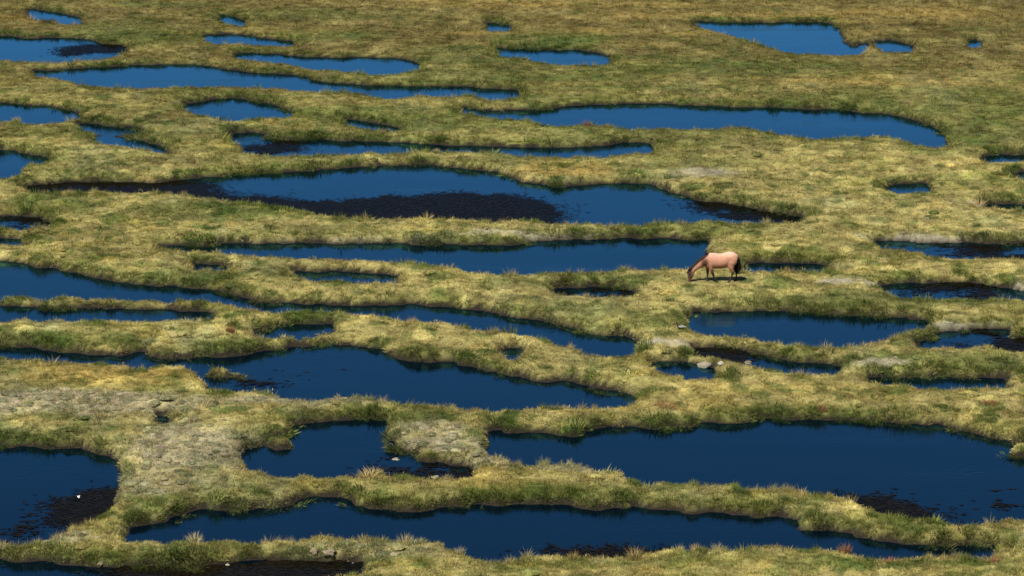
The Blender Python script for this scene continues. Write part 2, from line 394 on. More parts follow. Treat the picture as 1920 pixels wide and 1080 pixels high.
dl, ny_, nx_ = jump_flood(water)
dw, _, _ = jump_flood(~water)
SDF = np.where(water, -(np.minimum(dw, 6.0) - GS / 2), np.minimum(dl, 6.0) - GS / 2)
K = np.array([1, 2, 1]) / 4.0
for _ in range(2):                                       # soften cell steps
    SDF = np.apply_along_axis(lambda a: np.convolve(np.pad(a, 1, 'edge'), K, 'valid'), 0, SDF)
    SDF = np.apply_along_axis(lambda a: np.convolve(np.pad(a, 1, 'edge'), K, 'valid'), 1, SDF)
GRY, GRX = np.gradient(SDF, GS)
near_lab = np.where(dl < 3.0, lab[np.clip(ny_, 0, None), np.clip(nx_, 0, None)], -1)

def sample(A, X, Y, fill):
    fx = (np.asarray(X, float) - GX0) / GS; fy = (np.asarray(Y, float) - GY0) / GS
    ok = (fx >= 0) & (fy >= 0) & (fx < A.shape[1] - 1) & (fy < A.shape[0] - 1)
    fx = np.clip(fx, 0, A.shape[1] - 1.001); fy = np.clip(fy, 0, A.shape[0] - 1.001)
    ix = fx.astype(int); iy = fy.astype(int); tx = fx - ix; ty = fy - iy
    r = (A[iy, ix] * (1 - tx) + A[iy, ix + 1] * tx) * (1 - ty) + (A[iy + 1, ix] * (1 - tx) + A[iy + 1, ix + 1] * tx) * ty
    return np.where(ok, r, fill)

def hummocks(X, Y, cell, s, r0, r1, share):
    """separate plant domes: height 0..1, a random number per dome"""
    X = np.asarray(X, float); Y = np.asarray(Y, float)
    ix = np.floor(X / cell); iy = np.floor(Y / cell)
    top = np.zeros(X.shape); rid = np.zeros(X.shape)
    for dx in (-1, 0, 1):
        for dy in (-1, 0, 1):
            jx, jy = ix + dx, iy + dy
            cx = (jx + 0.15 + .7 * _hash(jx, jy, s)) * cell; cy = (jy + 0.15 + .7 * _hash(jx, jy, s + 1)) * cell
            h1 = _hash(jx, jy, s + 2); h2 = _hash(jx, jy, s + 3)
            rr = cell * (r0 + (r1 - r0) * h1)
            q = ((X - cx) / rr) ** 2 + ((Y - cy) / (rr * (.8 + .5 * h2))) ** 2
            t = np.sqrt(np.clip(1 - q, 0, 1)) * (.55 + .45 * h1) * (_hash(jx, jy, s + 4) < share)
            m = t > top
            top = np.where(m, t, top); rid = np.where(m, _hash(jx, jy, s + 5), rid)
    return top, rid

HORSE_X, HORSE_Y = ground_at(1352, 526, 0.3)
SINK = []                                                # (x, y, radius, height) ground kept level under things

def streaks(X, Y):
    """low dry ridges that run across the slope, -1.6..1"""
    return 1 - np.abs(fbm(X * 0.33 + .5 * vnoise(X * .6, Y * .6, 99), Y * 1.15, 310, 4, 0.6)) * 2.6

def height(X, Y):
    X = np.asarray(X, float); Y = np.asarray(Y, float)
    d = sample(SDF, X, Y, 5.0)
    steep = 0.10 + 0.30 * vnoise(X * 0.35, Y * 0.35, 9)
    tall = 0.22 - .08 * sstep(140, 190, Y)
    bank = tall * sstep(0, 1, d / (steep * .45 + 0.10)) + 0.06 * sstep(0.2, 1.8, d)
    lines = streaks(X, Y)
    lump = fbm(X * 0.8, Y * 0.8, 21, 4, 0.55)
    lump0 = fbm(X * .2, Y * .2, 22, 2)
    low = 1 - .75 * sstep(1.6, .6, d) * sstep(-.1, -.7, sample(GRY, X, Y, 0.0))      # low shores on the near side of the water
    wob = fbm(X * 1.7, Y * 1.7, 44, 3, .6) * .22
    core = (np.abs(X) < 48) & (Y > 86) & (Y < 224)
    hum = np.zeros(X.shape)
    if core.any():
        xa, ya = (X + wob)[core], (Y - wob)[core]
        zone = sstep(-.35, .35, fbm(xa * .13, ya * .10, 301, 3)) * .75 + .25
        edge = sstep(2.2, .4, d[core])
        hum[core] = np.maximum(hummocks(xa, ya, .85, 500, .32, .62, .75)[0] * .17, hummocks(xa, ya, 1.7, 520, .28, .55, .45)[0] * .24) * np.maximum(zone, .95 * edge) * (1.1 - .6 * sstep(140, 195, ya))
    ridge = 1 - np.abs(fbm(X * 0.28 + .3 * lump0, Y * 0.42, 63, 3, 0.5)) * 2.4
    z = bank + sstep(0.0, 0.35, d) * (0.06 * lump + (0.06 * ridge + 0.085 * lines * (1 - .4 * sstep(150, 195, Y))) * sstep(0.15, .8, d) * low + .72 * hum * low) + 0.05 * fbm(X * .1, Y * .1, 5, 2) * sstep(1, 4, d)
    z = np.where(d > 0, np.maximum(z, 0.02 * sstep(0, 0.1, d) + 0.5 * np.minimum(d, .1)), -0.5 * sstep(0, 0.7, -d) * 0.9 + d * 0.4)
    r = np.hypot((X - HORSE_X) / 1.7, (Y - HORSE_Y) / 1.0)
    z = z + (0.24 - z) * sstep(1.35, 0.85, r)
    hill = np.clip(1 - Y / 80.0, 0, 1.6) ** 1.6
    z = z + (CAM_H - 1.7) * hill * np.where(Y < 80, 1, 0)
    rise = np.clip((Y - 320) / 900.0, 0, 1)
    return z + 120 * rise ** 2

# ------------------------------------------------------------------ what grows where
SPOTS = {   # centre, half width and half depth on the survey, strength
 'green': [(430,402,170,18,.9),(110,388,110,22,.8),(240,68,120,26,.7),(1040,78,110,16,.9),(1810,255,130,40,.8),(1380,135,260,20,.75),(820,140,240,14,.6),(1750,180,220,14,.55),(560,30,200,12,.5),(600,70,120,14,.7),
           (600,600,60,14,1.),(110,640,110,14,.9),(430,655,80,14,.9),(1760,685,190,18,.8),(1650,572,300,14,.8),(1110,532,190,12,.7),(1300,425,150,18,.7),
           (900,584,330,10,.7),(1140,606,150,20,.6),(1600,790,120,16,.8),(1240,800,200,14,.9),(780,790,70,22,.9),(560,815,60,14,.7),(1000,930,180,18,.7),
           (700,940,130,14,.6),(1300,310,120,26,.5),(1100,250,160,14,.6),(560,440,140,10,.5),(330,525,220,14,.8),(900,150,120,12,.6),(1070,812,40,8,1.),
           (1750,1070,200,12,.9),(1350,1065,400,10,.6),(1050,190,200,10,.7),(660,120,200,8,.3),(1600,250,60,6,1.),(1830,340,120,14,.5),(300,740,70,10,.6),(430,985,20,8,.8),
           (440,1030,60,8,.6)],
 'brown': [(1500,10,700,26,.9),(500,8,600,22,.9),(1750,110,260,46,.9),(1350,95,180,30,.7),(900,50,350,26,.7),(1850,170,160,30,.5),(300,45,160,18,.5),(110,640,60,8,.4)],
 'gold':  [(1050,324,85,15,.8),(200,705,170,22,.65),(1560,925,90,14,.4),(960,920,120,10,.7),(480,270,90,16,.5),(750,860,50,20,.2),(1250,770,120,10,.5),(1500,740,320,16,.3)],
 'straw': [(1350,330,300,40,.6),(1000,610,420,50,.5),(1500,540,300,20,.5),(820,640,200,26,.7),(1500,400,380,40,.6),(600,300,400,10,.8),(250,300,160,30,.5),(500,500,250,12,.6),
           (1300,520,250,14,.6),(700,430,300,10,.5),(1500,760,420,16,.5),(200,960,120,40,.6),(1700,980,220,16,.5)],
 'grey':  [(140,765,240,26,.95),(370,845,140,46,.9),(290,905,120,36,.5),(800,822,70,20,.8),(850,842,90,14,.85),(950,866,110,12,.85),(1100,882,90,11,1.),(580,756,170,12,.8),(50,1015,120,16,.8),(700,1040,140,18,.4),(1560,110,10,5,.1)],
 'salt':  [(1720,450,110,7,1.),(1620,538,80,5,1.),(1850,541,90,8,1.),(1030,446,180,3.5,.6),(1790,612,110,5,.7),(1330,332,70,9,.6),(1450,404,70,5,.7),(640,452,220,4,.5),
           (1240,650,60,6,.7),(720,137,30,3,.8),(345,195,25,3,.7),(1860,386,80,4,.7),(580,570,120,4,.4),(1650,690,60,5,.6),(790,835,60,6,.5)],
 'peat':  [(1790,640,80,10,.8),(1760,530,90,5,.9),(330,310,60,6,.5),(180,930,20,14,.4),(1290,662,60,5,.5)],
}
PAL = {'olive': (0.202, 0.180, 0.048), 'straw': (0.395, 0.332, 0.128), 'sage': (0.228, 0.222, 0.097), 'green': (0.066, 0.096, 0.020), 'brown': (0.116, 0.090, 0.028),
       'gold': (0.35, 0.245, 0.065), 'grey': (0.31, 0.272, 0.160), 'salt': (0.29, 0.26, 0.18), 'peat': (0.016, 0.012, 0.008)}

def growth(X, Y, d, gyy):
    """plant and soil colour of the ground at X, Y plus the weights it came from"""
    u, v = survey(X, Y, 0.15)
    w1 = fbm(X * 0.25, Y * 0.14, 31, 4, .6); w2 = fbm(X * 0.25, Y * 0.14, 57, 4, .6)
    n_big = fbm(X * 0.16, Y * 0.10, 91, 3, .55)
    n_mid = fbm(X * 0.9, Y * 0.55, 13, 3, .6)
    n_fine = fbm(X * 1.6, Y * 1.1, 171, 3, .6)
    wts = {}
    for key, lst in SPOTS.items():
        t = np.zeros(np.shape(X))
        for (cu, cv, ru, rv, s) in lst:
            r = np.hypot((u - cu) / ru + 0.45 * w1, (v - cv) / rv + 0.45 * w2)
            t = np.maximum(t, s * sstep(1.35, 0.55, r + .30 * n_fine))
        wts[key] = t
    far_shore = sstep(1.5, 0.1, d) * sstep(-0.1, 0.8, gyy) * sstep(-.55, .35, n_big + 0.4 * n_mid)
    near_shore = sstep(1.0, 0.05, d) * sstep(0.0, -0.8, gyy)
    wts['green'] = np.maximum(wts['green'], 0.85 * far_shore)
    wts['green'] = np.maximum(wts['green'], 0.55 * sstep(.15, .75, n_mid * .7 + n_big * .8))
    wts['green'] = np.maximum(wts['green'], .85 * sstep(.24, .46, fbm(X * 1.1, Y * .8, 401, 3, .55)) * sstep(215, 160, Y))
    wts['straw'] = np.maximum(wts['straw'], sstep(-.35, .5, -n_mid * .7 + fbm(X * .22, Y * .12, 8, 3) * .8) * .85)
    wts['straw'] = np.maximum(wts['straw'], 0.6 * near_shore) * (1 - .45 * sstep(118, 98, Y))  # less straw up front: foreground dimming put into the plant colour
    wts['brown'] = np.maximum(wts['brown'], 0.92 * sstep(150, 194, Y + 14 * n_big))
    band = fbm(X * .045, Y * .17, 801, 4, .6); away_ = sstep(140, 170, Y)
    wts['green'] = np.maximum(wts['green'], .75 * sstep(.08, .42, band) * away_)
    wts['gold'] = np.maximum(wts['gold'], .45 * sstep(-.10, -.45, band) * away_)
    wts['sage'] = .8 * sstep(.1, .55, fbm(X * .35, Y * .16, 140, 4, .6)) * sstep(215, 175, Y)
    wob = fbm(X * 1.7, Y * 1.7, 44, 3, .6) * .22
    t1, i1 = hummocks(X + wob, Y - wob, .85, 500, .32, .62, .75); t2, i2 = hummocks(X + wob, Y - wob, 1.7, 520, .28, .55, .45)
    dome = np.where(t1 * .17 > t2 * .24, i1, i2); isd = np.maximum(t1, t2) > .1
    far_ = sstep(200, 140, Y)
    wts['green'] = np.maximum(wts['green'], .75 * (isd & (dome > .84)) * far_)
    wts['straw'] = np.maximum(wts['straw'], .8 * (isd & (dome < .34)) * far_)
    wts['gold'] = np.maximum(wts['gold'], .35 * (isd & (dome > .34) & (dome < .38)) * far_)
    ln = streaks(X, Y)
    wts['straw'] = np.maximum(wts['straw'], .75 * sstep(.45, .95, ln) * far_)          # ridges dry out first
    wts['green'] = np.maximum(wts['green'], .55 * sstep(-.1, -.7, ln) * sstep(215, 165, Y))
    c = np.zeros(np.shape(X) + (3,)) + np.array(PAL['olive'])
    for key in ('straw', 'sage', 'brown', 'gold', 'green', 'grey', 'salt', 'peat'):
        w = np.clip(wts[key] * (0.85 + 0.5 * n_mid), 0, 1)[..., None]
        c = c * (1 - w) + np.array(PAL[key]) * w
    c = c * np.exp((.50 * fbm(X * 1.5, Y * 1.0, 205, 3, .6) + .36 * fbm(X * .22, Y * .34, 206, 4, .6)) * (.4 + .6 * far_))[..., None]
    c = c * (0.84 + .5 * (((dome * 7.31) % 1) - .3) * isd)[..., None]
    return c, wts, near_shore

# ------------------------------------------------------------------ the ground, one sheet out to the hills
def axis(core0, core1, steps, outs0, outs1):
    core = [core0]
    while core[-1] < core1:
        core.append(core[-1] + steps(core[-1]))
    return np.array(sorted(outs0) + core + sorted(outs1))

xs = axis(-46, 46, lambda x: 0.135, [-46 - 1.5 * 1.35 ** k for k in range(19)], [46.2 + 1.5 * 1.35 ** k for k in range(19)])
ys = axis(87, 222, lambda y: 0.15 + (y - 87) * 0.0011, [87 - 3.0 * k - 3 for k in range(50)], [222.5 + 1.5 * 1.33 ** k for k in range(26)])
TX, TY = np.meshgrid(xs, ys)
TZ = height(TX, TY)
nrow, ncol = TX.shape
idx = np.arange(nrow * ncol).reshape(nrow, ncol)
quads = np.stack([idx[:-1, :-1], idx[:-1, 1:], idx[1:, 1:], idx[1:, :-1]], -1).reshape(-1, 4)
tv = np.stack([TX.ravel(), TY.ravel(), TZ.ravel()], -1)
ground = mesh_obj("ground", tv, quads, MAT_GROUND, smooth=True)
tag(ground, "boggy highland grassland laced with ponds", "ground", kind="structure")
dT = sample(SDF, TX, TY, 5.0); gT = sample(GRY, TX, TY, 0.0)
tc, tw, _ = growth(TX, TY, dT, gT)
tc = tc * 0.85
wet = np.maximum(sstep(0.12, 0.03, TZ), sstep(.24, .10, dT + .12 * fbm(TX * 2, TY * 2, 7, 3)))[..., None]                   # wet peat at the waterline
tc = tc * (1 - wet) + np.array(PAL['peat']) * wet
salty = (sstep(.3, .9, tw['salt']) * sstep(0.02, .1, TZ))[..., None] * 0.5
tc = tc * (1 - salty) + np.array(PAL['salt']) * salty
ca = ground.data.color_attributes.new("tint", 'FLOAT_COLOR', 'POINT')
ca.data.foreach_set("color", np.concatenate([tc.reshape(-1, 3), np.ones((tc.size // 3, 1))], 1).astype(np.float32).ravel())

# ------------------------------------------------------------------ the ponds, one sheet of water each
PS = 4                                                     # 0.4 m sheet cells
hh, ww = (SDF.shape[0] // PS) * PS, (SDF.shape[1] // PS) * PS
blk = SDF[:hh, :ww].reshape(hh // PS, PS, ww // PS, PS).min((1, 3))
lbl = near_lab[PS // 2:hh:PS, PS // 2:ww:PS]
# a cell belongs to the pond nearest to its middle
for i in range(len(PONDS)):
    cy, cx = np.where((lbl == i) & (blk < 0.5))
    if not len(cy): continue
    key = {}; vv = []; ff = []
    for a, b in zip(cy, cx):
        q = []
        for (da, db) in ((0, 0), (0, 1), (1, 1), (1, 0)):
            k = (a + da, b + db)
            if k not in key:
                key[k] = len(vv)
                vv.append((GX0 + (k[1] * PS - .5) * GS, GY0 + (k[0] * PS - .5) * GS, 0.0))
            q.append(key[k])
        ff.append(q)
    o = mesh_obj("pond", vv, ff, MAT_WATER)
    tag(o, kind="structure")

# ------------------------------------------------------------------ grass blades
def blade_verts(n, spread, l0, l1, w, lean, rng, segs=2, droop=0.35, upright=0.0):
    V = []; Fq = []
    for _ in range(n):
        a = rng.uniform(0, 2 * math.pi); r = spread * math.sqrt(rng.uniform())
        bx, by = r * math.cos(a), r * math.sin(a)
        ln = rng.uniform(l0, l1) * (1 - 0.35 * r / max(spread, 1e-6))
        oa = a + rng.normal(0, 0.7)
        tilt = lean * (0.25 + r / max(spread, 1e-6)) * rng.uniform(.4, 1.2)
        dx, dy = math.cos(oa), math.sin(oa)
        fa = rng.uniform(0, 2 * math.pi); px, py = math.cos(fa), math.sin(fa)
        x, y, z = bx, by, -0.03
        base = len(V)
        for s in range(segs + 1):
            t = s / segs
            hw = w * (1 - t ** 1.5) * 0.5
            if s < segs:
                V.append((x - px * hw, y - py * hw, z)); V.append((x + px * hw, y + py * hw, z))
            else:
                V.append((x, y, z))
            ang = tilt + droop * t * (1.5 if s else 1)
            st = ln / segs
            x += dx * math.sin(ang) * st; y += dy * math.sin(ang) * st; z += math.cos(ang) * st
        for s in range(segs - 1):
            b = base + 2 * s
            Fq.append((b, b + 1, b + 3, b + 2))
        b = base + 2 * (segs - 1)
        Fq.append((b, b + 1, b + 2))
    return V, Fq

def tuft_source(name, *a, **k):
    V, Fq = blade_verts(*a, **k)
    me = bpy.data.meshes.new(name)
    me.from_pydata(V, [], Fq); me.update()
    me.materials.append(MAT_BLADE)
    return bpy.data.objects.new(name, me)                # pattern only, not placed in the scene

r0 = np.random.default_rng(5)
SRC_SHORT = [tuft_source("short_grass_pattern", 26, 0.15, 0.05, 0.11, 0.014, 1.0, r0, droop=.5) for _ in range(4)]
SRC_MED = [tuft_source("meadow_grass_pattern", 32, 0.12, 0.10, 0.20, 0.013, 0.6, r0, droop=.6) for _ in range(4)]
SRC_SEDGE = [tuft_source("sedge_pattern", 34, 0.13, 0.12, 0.26, 0.014, 0.35, r0, droop=.35) for _ in range(3)]
SRC_TALL = [tuft_source("tall_grass_pattern", 46, 0.13, 0.25, 0.50, 0.014, 0.45, r0, droop=.5, segs=3) for _ in range(3)]

def dome_source(name, n, rng):
    """a cushion plant: a low dome bristling with short blades"""
    V = []; Fq = []
    rings, seg = 3, 9
    for i in range(rings):
        a = i / rings * math.pi / 2
        for k in range(seg):
            b = 2 * math.pi * k / seg
            V.append((.21 * math.cos(a) * math.cos(b), .21 * math.cos(a) * math.sin(b), .13 * math.sin(a) - .03))
    V.append((0, 0, .10))
    for i in range(rings - 1):
        for k in range(seg):
            Fq.append((i * seg + k, i * seg + (k + 1) % seg, (i + 1) * seg + (k + 1) % seg, (i + 1) * seg + k))
    for k in range(seg):
        Fq.append(((rings - 1) * seg + k, (rings - 1) * seg + (k + 1) % seg, rings * seg))
    for _ in range(n):
        z = rng.uniform(.05, 1); b = rng.uniform(0, 2 * math.pi); q = math.sqrt(1 - z * z)
        N = np.array([q * math.cos(b), q * math.sin(b), z * 1.3]); P = np.array([.20 * q * math.cos(b), .20 * q * math.sin(b), .12 * z - .02])
        D = N + rng.normal(0, .45, 3); D /= np.linalg.norm(D); D[2] = abs(D[2]) * .8 + .1
        T = np.cross(D, rng.normal(size=3)); T /= np.linalg.norm(T)
        l = rng.uniform(.04, .10); w = .010; o = len(V)
        V += [tuple(P - T * w), tuple(P + T * w), tuple(P + D * l * .6 + T * w * .7), tuple(P + D * l * .6 - T * w * .7), tuple(P + D * l - np.array([0, 0, .02]))]
        Fq += [(o, o + 1, o + 2, o + 3), (o + 3, o + 2, o + 4)]
    me = bpy.data.meshes.new(name); me.from_pydata(V, [], Fq); me.update(); me.materials.append(MAT_BLADE)
    return bpy.data.objects.new(name, me)
SRC_DOME = [dome_source("cushion_pattern", 190, r0) for _ in range(4)]

def scatter(name, pts, tint, size, turn, pick, sources, label, cat):
    me = bpy.data.meshes.new(name)
    me.vertices.add(len(pts)); me.vertices.foreach_set("co", pts.astype(np.float32).ravel())
    a = me.attributes.new("tint", 'FLOAT_COLOR', 'POINT')
    a.data.foreach_set("color", np.concatenate([tint, np.ones((len(tint), 1))], 1).astype(np.float32).ravel())
    a = me.attributes.new("size", 'FLOAT_VECTOR', 'POINT'); a.data.foreach_set("vector", size.astype(np.float32).ravel())
    a = me.attributes.new("turn", 'FLOAT_VECTOR', 'POINT')
    a.data.foreach_set("vector", turn.astype(np.float32).ravel())
    a = me.attributes.new("pick", 'INT', 'POINT'); a.data.foreach_set("value", pick.astype(np.int32))
    me.update()
    o = bpy.data.objects.new(name, me); COL.objects.link(o)
    ng = bpy.data.node_groups.new(name + "_spread", 'GeometryNodeTree')
    ng.interface.new_socket("Geometry", in_out='INPUT', socket_type='NodeSocketGeometry')
    ng.interface.new_socket("Geometry", in_out='OUTPUT', socket_type='NodeSocketGeometry')
    gi = ng.nodes.new("NodeGroupInput"); go = ng.nodes.new("NodeGroupOutput")
    jn = ng.nodes.new("GeometryNodeJoinGeometry")
    for s in reversed(sources):
        oi = ng.nodes.new("GeometryNodeObjectInfo"); oi.inputs["Object"].default_value = s
        oi.inputs["As Instance"].default_value = True
        ng.links.new(oi.outputs["Geometry"], jn.inputs[0])
    ip = ng.nodes.new("GeometryNodeInstanceOnPoints")
    ip.inputs["Pick Instance"].default_value = True
    def attr(n, t):
        q = ng.nodes.new("GeometryNodeInputNamedAttribute"); q.data_type = t; q.inputs["Name"].default_value = n
        return q.outputs["Attribute"]
    ng.links.new(gi.outputs[0], ip.inputs["Points"])
    ng.links.new(jn.outputs[0], ip.inputs["Instance"])
    ng.links.new(attr("pick", 'INT'), ip.inputs["Instance Index"])
    er = ng.nodes.new("FunctionNodeEulerToRotation")
    ng.links.new(attr("turn", 'FLOAT_VECTOR'), er.inputs[0])
    ng.links.new(er.outputs[0], ip.inputs["Rotation"])
    ng.links.new(attr("size", 'FLOAT_VECTOR'), ip.inputs["Scale"])
    ng.links.new(ip.outputs[0], go.inputs[0])
    md = o.modifiers.new("spread", 'NODES'); md.node_group = ng
    tag(o, label, cat, kind="stuff")
    return o

def candidates(n_near, seed):
    """points over the ground in view and a margin, denser where it is near"""
    rng = np.random.default_rng(seed)
    Yc = rng.uniform(88, 219, n_near * 4)
    keep = rng.uniform(0, 1, Yc.size) < (93.0 / Yc) ** 0.9
    Yc = Yc[keep]
    half = Yc * 0.177 * 1.12 + 3
    Xc = rng.uniform(-1, 1, Yc.size) * half
    return Xc, Yc, rng

def lay(name, n, seed, sources, accept, size_fn, tint_fn, label, cat, tilt=0.2, follow=1.0):
    X, Y, rng = candidates(n, seed)
    d = sample(SDF, X, Y, 5.0); g = sample(GRY, X, Y, 0.0)
    c, w, ns = growth(X, Y, d, g)
    k = accept(X, Y, d, g, w, ns, rng)
    X, Y, d, g, c, ns = X[k], Y[k], d[k], g[k], c[k], ns[k]
    w = {q: w[q][k] for q in w}
    z = np.maximum(height(X, Y), -.03)
    m = len(X)
    s = size_fn(X, Y, d, g, w, ns, rng)
    if s.ndim == 1: s = np.stack([s, s, s], 1)
    s = s * (1 + 0.0045 * np.clip(Y - 100, 0, 200))[:, None] ** np.array([1, 1, .6])
    s = s * (1 - .50 * sstep(1.3, .7, np.hypot((X - HORSE_X + .1) / 1.7, (Y - HORSE_Y) / 1.4)))[:, None]   # cropped short where the horse feeds
    t = tint_fn(c, w, ns, rng, X, Y)
    gx_ = sample(GRX, X, Y, 0.0)
    over = sstep(0.45, 0.0, d)                           # blades at the brink lean out over the water
    e = 0.12
    hx = (height(X + e, Y) - height(X - e, Y)) / (2 * e); hy = (height(X, Y + e) - height(X, Y - e)) / (2 * e)
    lx = np.clip(-hx * .6, -.6, .6) * follow - gx_ * over * .5 * follow + rng.normal(0, tilt, m)
    ly = np.clip(-hy * .6, -.6, .6) * follow - g * over * .5 * follow + rng.normal(0, tilt, m)
    yaw = rng.uniform(-3.14, 3.14, m)
    th, ph = -ly, lx
    cz, sz, ct, st, cp, sp = np.cos(yaw), np.sin(yaw), np.cos(th), np.sin(th), np.cos(ph), np.sin(ph)
    m00 = cp * cz + sp * st * sz; m10 = ct * sz; m20 = -sp * cz + cp * st * sz
    m21 = sp * sz + cp * st * cz; m22 = cp * ct
    turn = np.stack([np.arctan2(m21, m22), np.arcsin(np.clip(-m20, -1, 1)), np.arctan2(m10, m00)], 1)
    return scatter(name, np.stack([X, Y, z], 1), t, s, turn, rng.integers(0, len(sources), m), sources, label, cat)

def jit(c, rng, lum=0.22, hue=0.025):
    m = len(c)
    f = np.exp(rng.normal(0, lum, (m, 1)))
    return np.clip(c * f * np.exp(rng.normal(0, hue, (m, 3))), 0.004, 0.7)

lay("short_grass", 100000, 101, SRC_SHORT,
    lambda X, Y, d, g, w, ns, r: (d > 0.05) & (w['salt'] < r.uniform(.3, 1.5, X.size)) & (w['peat'] < .5),
    lambda X, Y, d, g, w, ns, r: np.exp(r.normal(0.12, .25, X.size)),
    lambda c, w, ns, r, X, Y: jit(c, r, .20),
    "short yellow-green turf covering the strips between the ponds", "grass")
lay("meadow_grass", 26000, 102, SRC_MED,
    lambda X, Y, d, g, w, ns, r: (d > 0.10) & (fbm(X * .7, Y * .5, 19, 3) + .15 > r.uniform(-.6, .6, X.size)) & (w['salt'] < .4) & (w['grey'] < r.uniform(.45, 1.7, X.size)),
    lambda X, Y, d, g, w, ns, r: np.exp(r.normal(0.0, .28, X.size)),
    lambda c, w, ns, r, X, Y: jit(np.where(((w['grey'] > .3) & (r.uniform(0, 1, len(c)) < .45))[:, None], np.array([.15, .165, .085]), c * np.array([1.0, .98, .95])), r, .26),
    "longer tousled meadow grass on the banks and hummocks", "grass")
lay("waterside_sedge", 90000, 103, SRC_SEDGE,
    lambda X, Y, d, g, w, ns, r: ((d > 0.05) | ((d > -.45) & (g > .2) & (fbm(X * .45, Y * .45, 611, 2) > .22))) & (d < 1.0) & (w['green'] * sstep(1.0, 0.15, d) > r.uniform(0.05, .9, X.size)) & (w['salt'] < .5),
    lambda X, Y, d, g, w, ns, r: np.exp(r.normal(-.08, .30, X.size) + .55 * fbm(X * 1.3, Y * 1.3, 511, 2)),
    lambda c, w, ns, r, X, Y: jit(c * .55 + np.array([.10, .135, .03]) * .45, r, .3),
    "green sedge fringing the pond edges", "sedge")
lay("straw_grass", 60000, 104, SRC_TALL,
    lambda X, Y, d, g, w, ns, r: (d > 0.08) & (((ns > .25) & (r.uniform(0, 1, X.size) < (.10 + .14 * sstep(118, 98, Y)) * sstep(-.2, .5, fbm(X * .4, Y * .3, 71, 3)))) | (r.uniform(0, 1, X.size) < .022 * sstep(0., .5, fbm(X * .3, Y * .2, 72, 3)))),
    lambda X, Y, d, g, w, ns, r: np.exp(r.normal(-.25, .25, X.size)),
    lambda c, w, ns, r, X, Y: jit(c * .4 + np.array([.33, .26, .11]) * .6, r, .2),
    "tall dry straw grass standing along the near banks", "grass")

def cushion_accept(X, Y, d, g, w, ns, r):
    clus = sstep(-.15, .45, fbm(X * .45, Y * .35, 733, 3))
    p = (.05 * clus + .20 * w['grey']) * (1 - .85 * sstep(118, 175, Y))
    away = np.hypot((X - HORSE_X) / 1.9, (Y - HORSE_Y) / 1.6) > 1.2
    return (d > 0.32) & away & (r.uniform(0, 1, X.size) < p)

def cushion_tint(c, w, ns, r, X, Y):
    k = r.uniform(0, 1, len(c))[:, None]; gy_ = (w['grey'] > .3)[:, None]
    t = np.where(k < .40, np.array([.07, .10, .026]), np.where(k < .65, c * .8, np.where(k < .85, np.array([.30, .25, .10]), np.array([.16, .165, .08]))))
    t = np.where(gy_, np.where(k < .6, np.array([.155, .165, .095]), np.where(k < .85, np.array([.36, .32, .22]), np.array([.10, .10, .04]))), t)
    mixw = np.where(gy_, .55, .4)
    return jit(t * mixw + c * (1 - mixw), r, .2)
lay("cushion_plants", 60000, 105, SRC_DOME, cushion_accept,
    lambda X, Y, d, g, w, ns, r: np.exp(r.normal(-.38, .24, X.size))[:, None] * np.array([1.2, 1.0, .62]),
    cushion_tint, "low round cushion plants dotted over the banks and bare ground", "cushion plants", tilt=.08, follow=.25)

# ------------------------------------------------------------------ dark weed and mud on the water, bank reflections painted in as flakes
WEED_AND_REFLECTION = [  # outline on the survey, share covered
 ([(360,356),(420,362),(480,368),(560,375),(620,376),(660,374),(740,369),(800,365),(860,363),(940,365),(990,372),(1020,380),(1048,392),(1035,412),(980,412),(800,410),(640,408),(540,392),(440,376)], 1.0),
 ([(40,352),(120,342),(250,342),(330,342),(400,347),(385,356),(320,360),(240,360),(100,360)], .85),
 ([(112,97),(130,89),(180,84),(240,86),(230,92),(170,90),(135,97)], .9),
 ([(108,945),(130,932),(190,924),(220,928),(208,946),(186,964),(140,967),(112,960)], 1.0),  # mud spit at water level, drawn with the same flakes
 ([(0,965),(60,955),(120,950),(140,970),(60,985),(0,990)], .25),
 ([(1590,922),(1640,930),(1690,944),(1750,955),(1740,970),(1680,962),(1630,946)], .65),
 ([(800,864),(840,874),(887,886),(840,896),(800,890),(760,884),(720,872)], .55),
 ([(1740,456),(1960,454),(R,452),(R,484),(1820,482),(1770,478)], .5),  # black reflection of the steep bank, put in as dark flakes
 ([(1720,533),(1800,530),(1840,534),(1870,542),(1810,546),(1740,540)], .45),
 ([(1800,560),(1790,555),(1850,553),(1880,558)], .8),
 ([(1800,630),(1840,616),(1890,616),(1902,626),(1850,638),(1810,638)], .42),
 ([(1862,648),(1890,641),(1920,636),(R,632),(R,658),(1920,654)], .9),
 ([(180,1062),(400,1058),(692,1053),(640,1077),(480,1084),(260,1084)], .6),  # dark reflection zone of the corner pond, put in as flakes
 ([(455,277),(520,268),(560,265),(550,272),(500,279)], .8),
 ([(480,692),(530,699),(520,716),(470,714)], .3),
 ([(590,672),(660,678),(650,690),(600,688)], .15),
 ([(1000,1034),(1080,1028),(1230,1026),(1200,1034),(1060,1038)], .45),
 ([(1280,372),(1400,388),(1510,408),(1440,404),(1340,388)], .6),
 ([(1030,539),(1165,537),(1192,548),(1110,546)], .35),
 ([(1290,649),(1400,658),(1410,670),(1360,664)], .6),
 ([(1850,905),(1920,900),(1960,965),(1900,972),(1850,962)], .2),
 ([(5,408),(60,407),(80,416),(30,420)], .5),
]
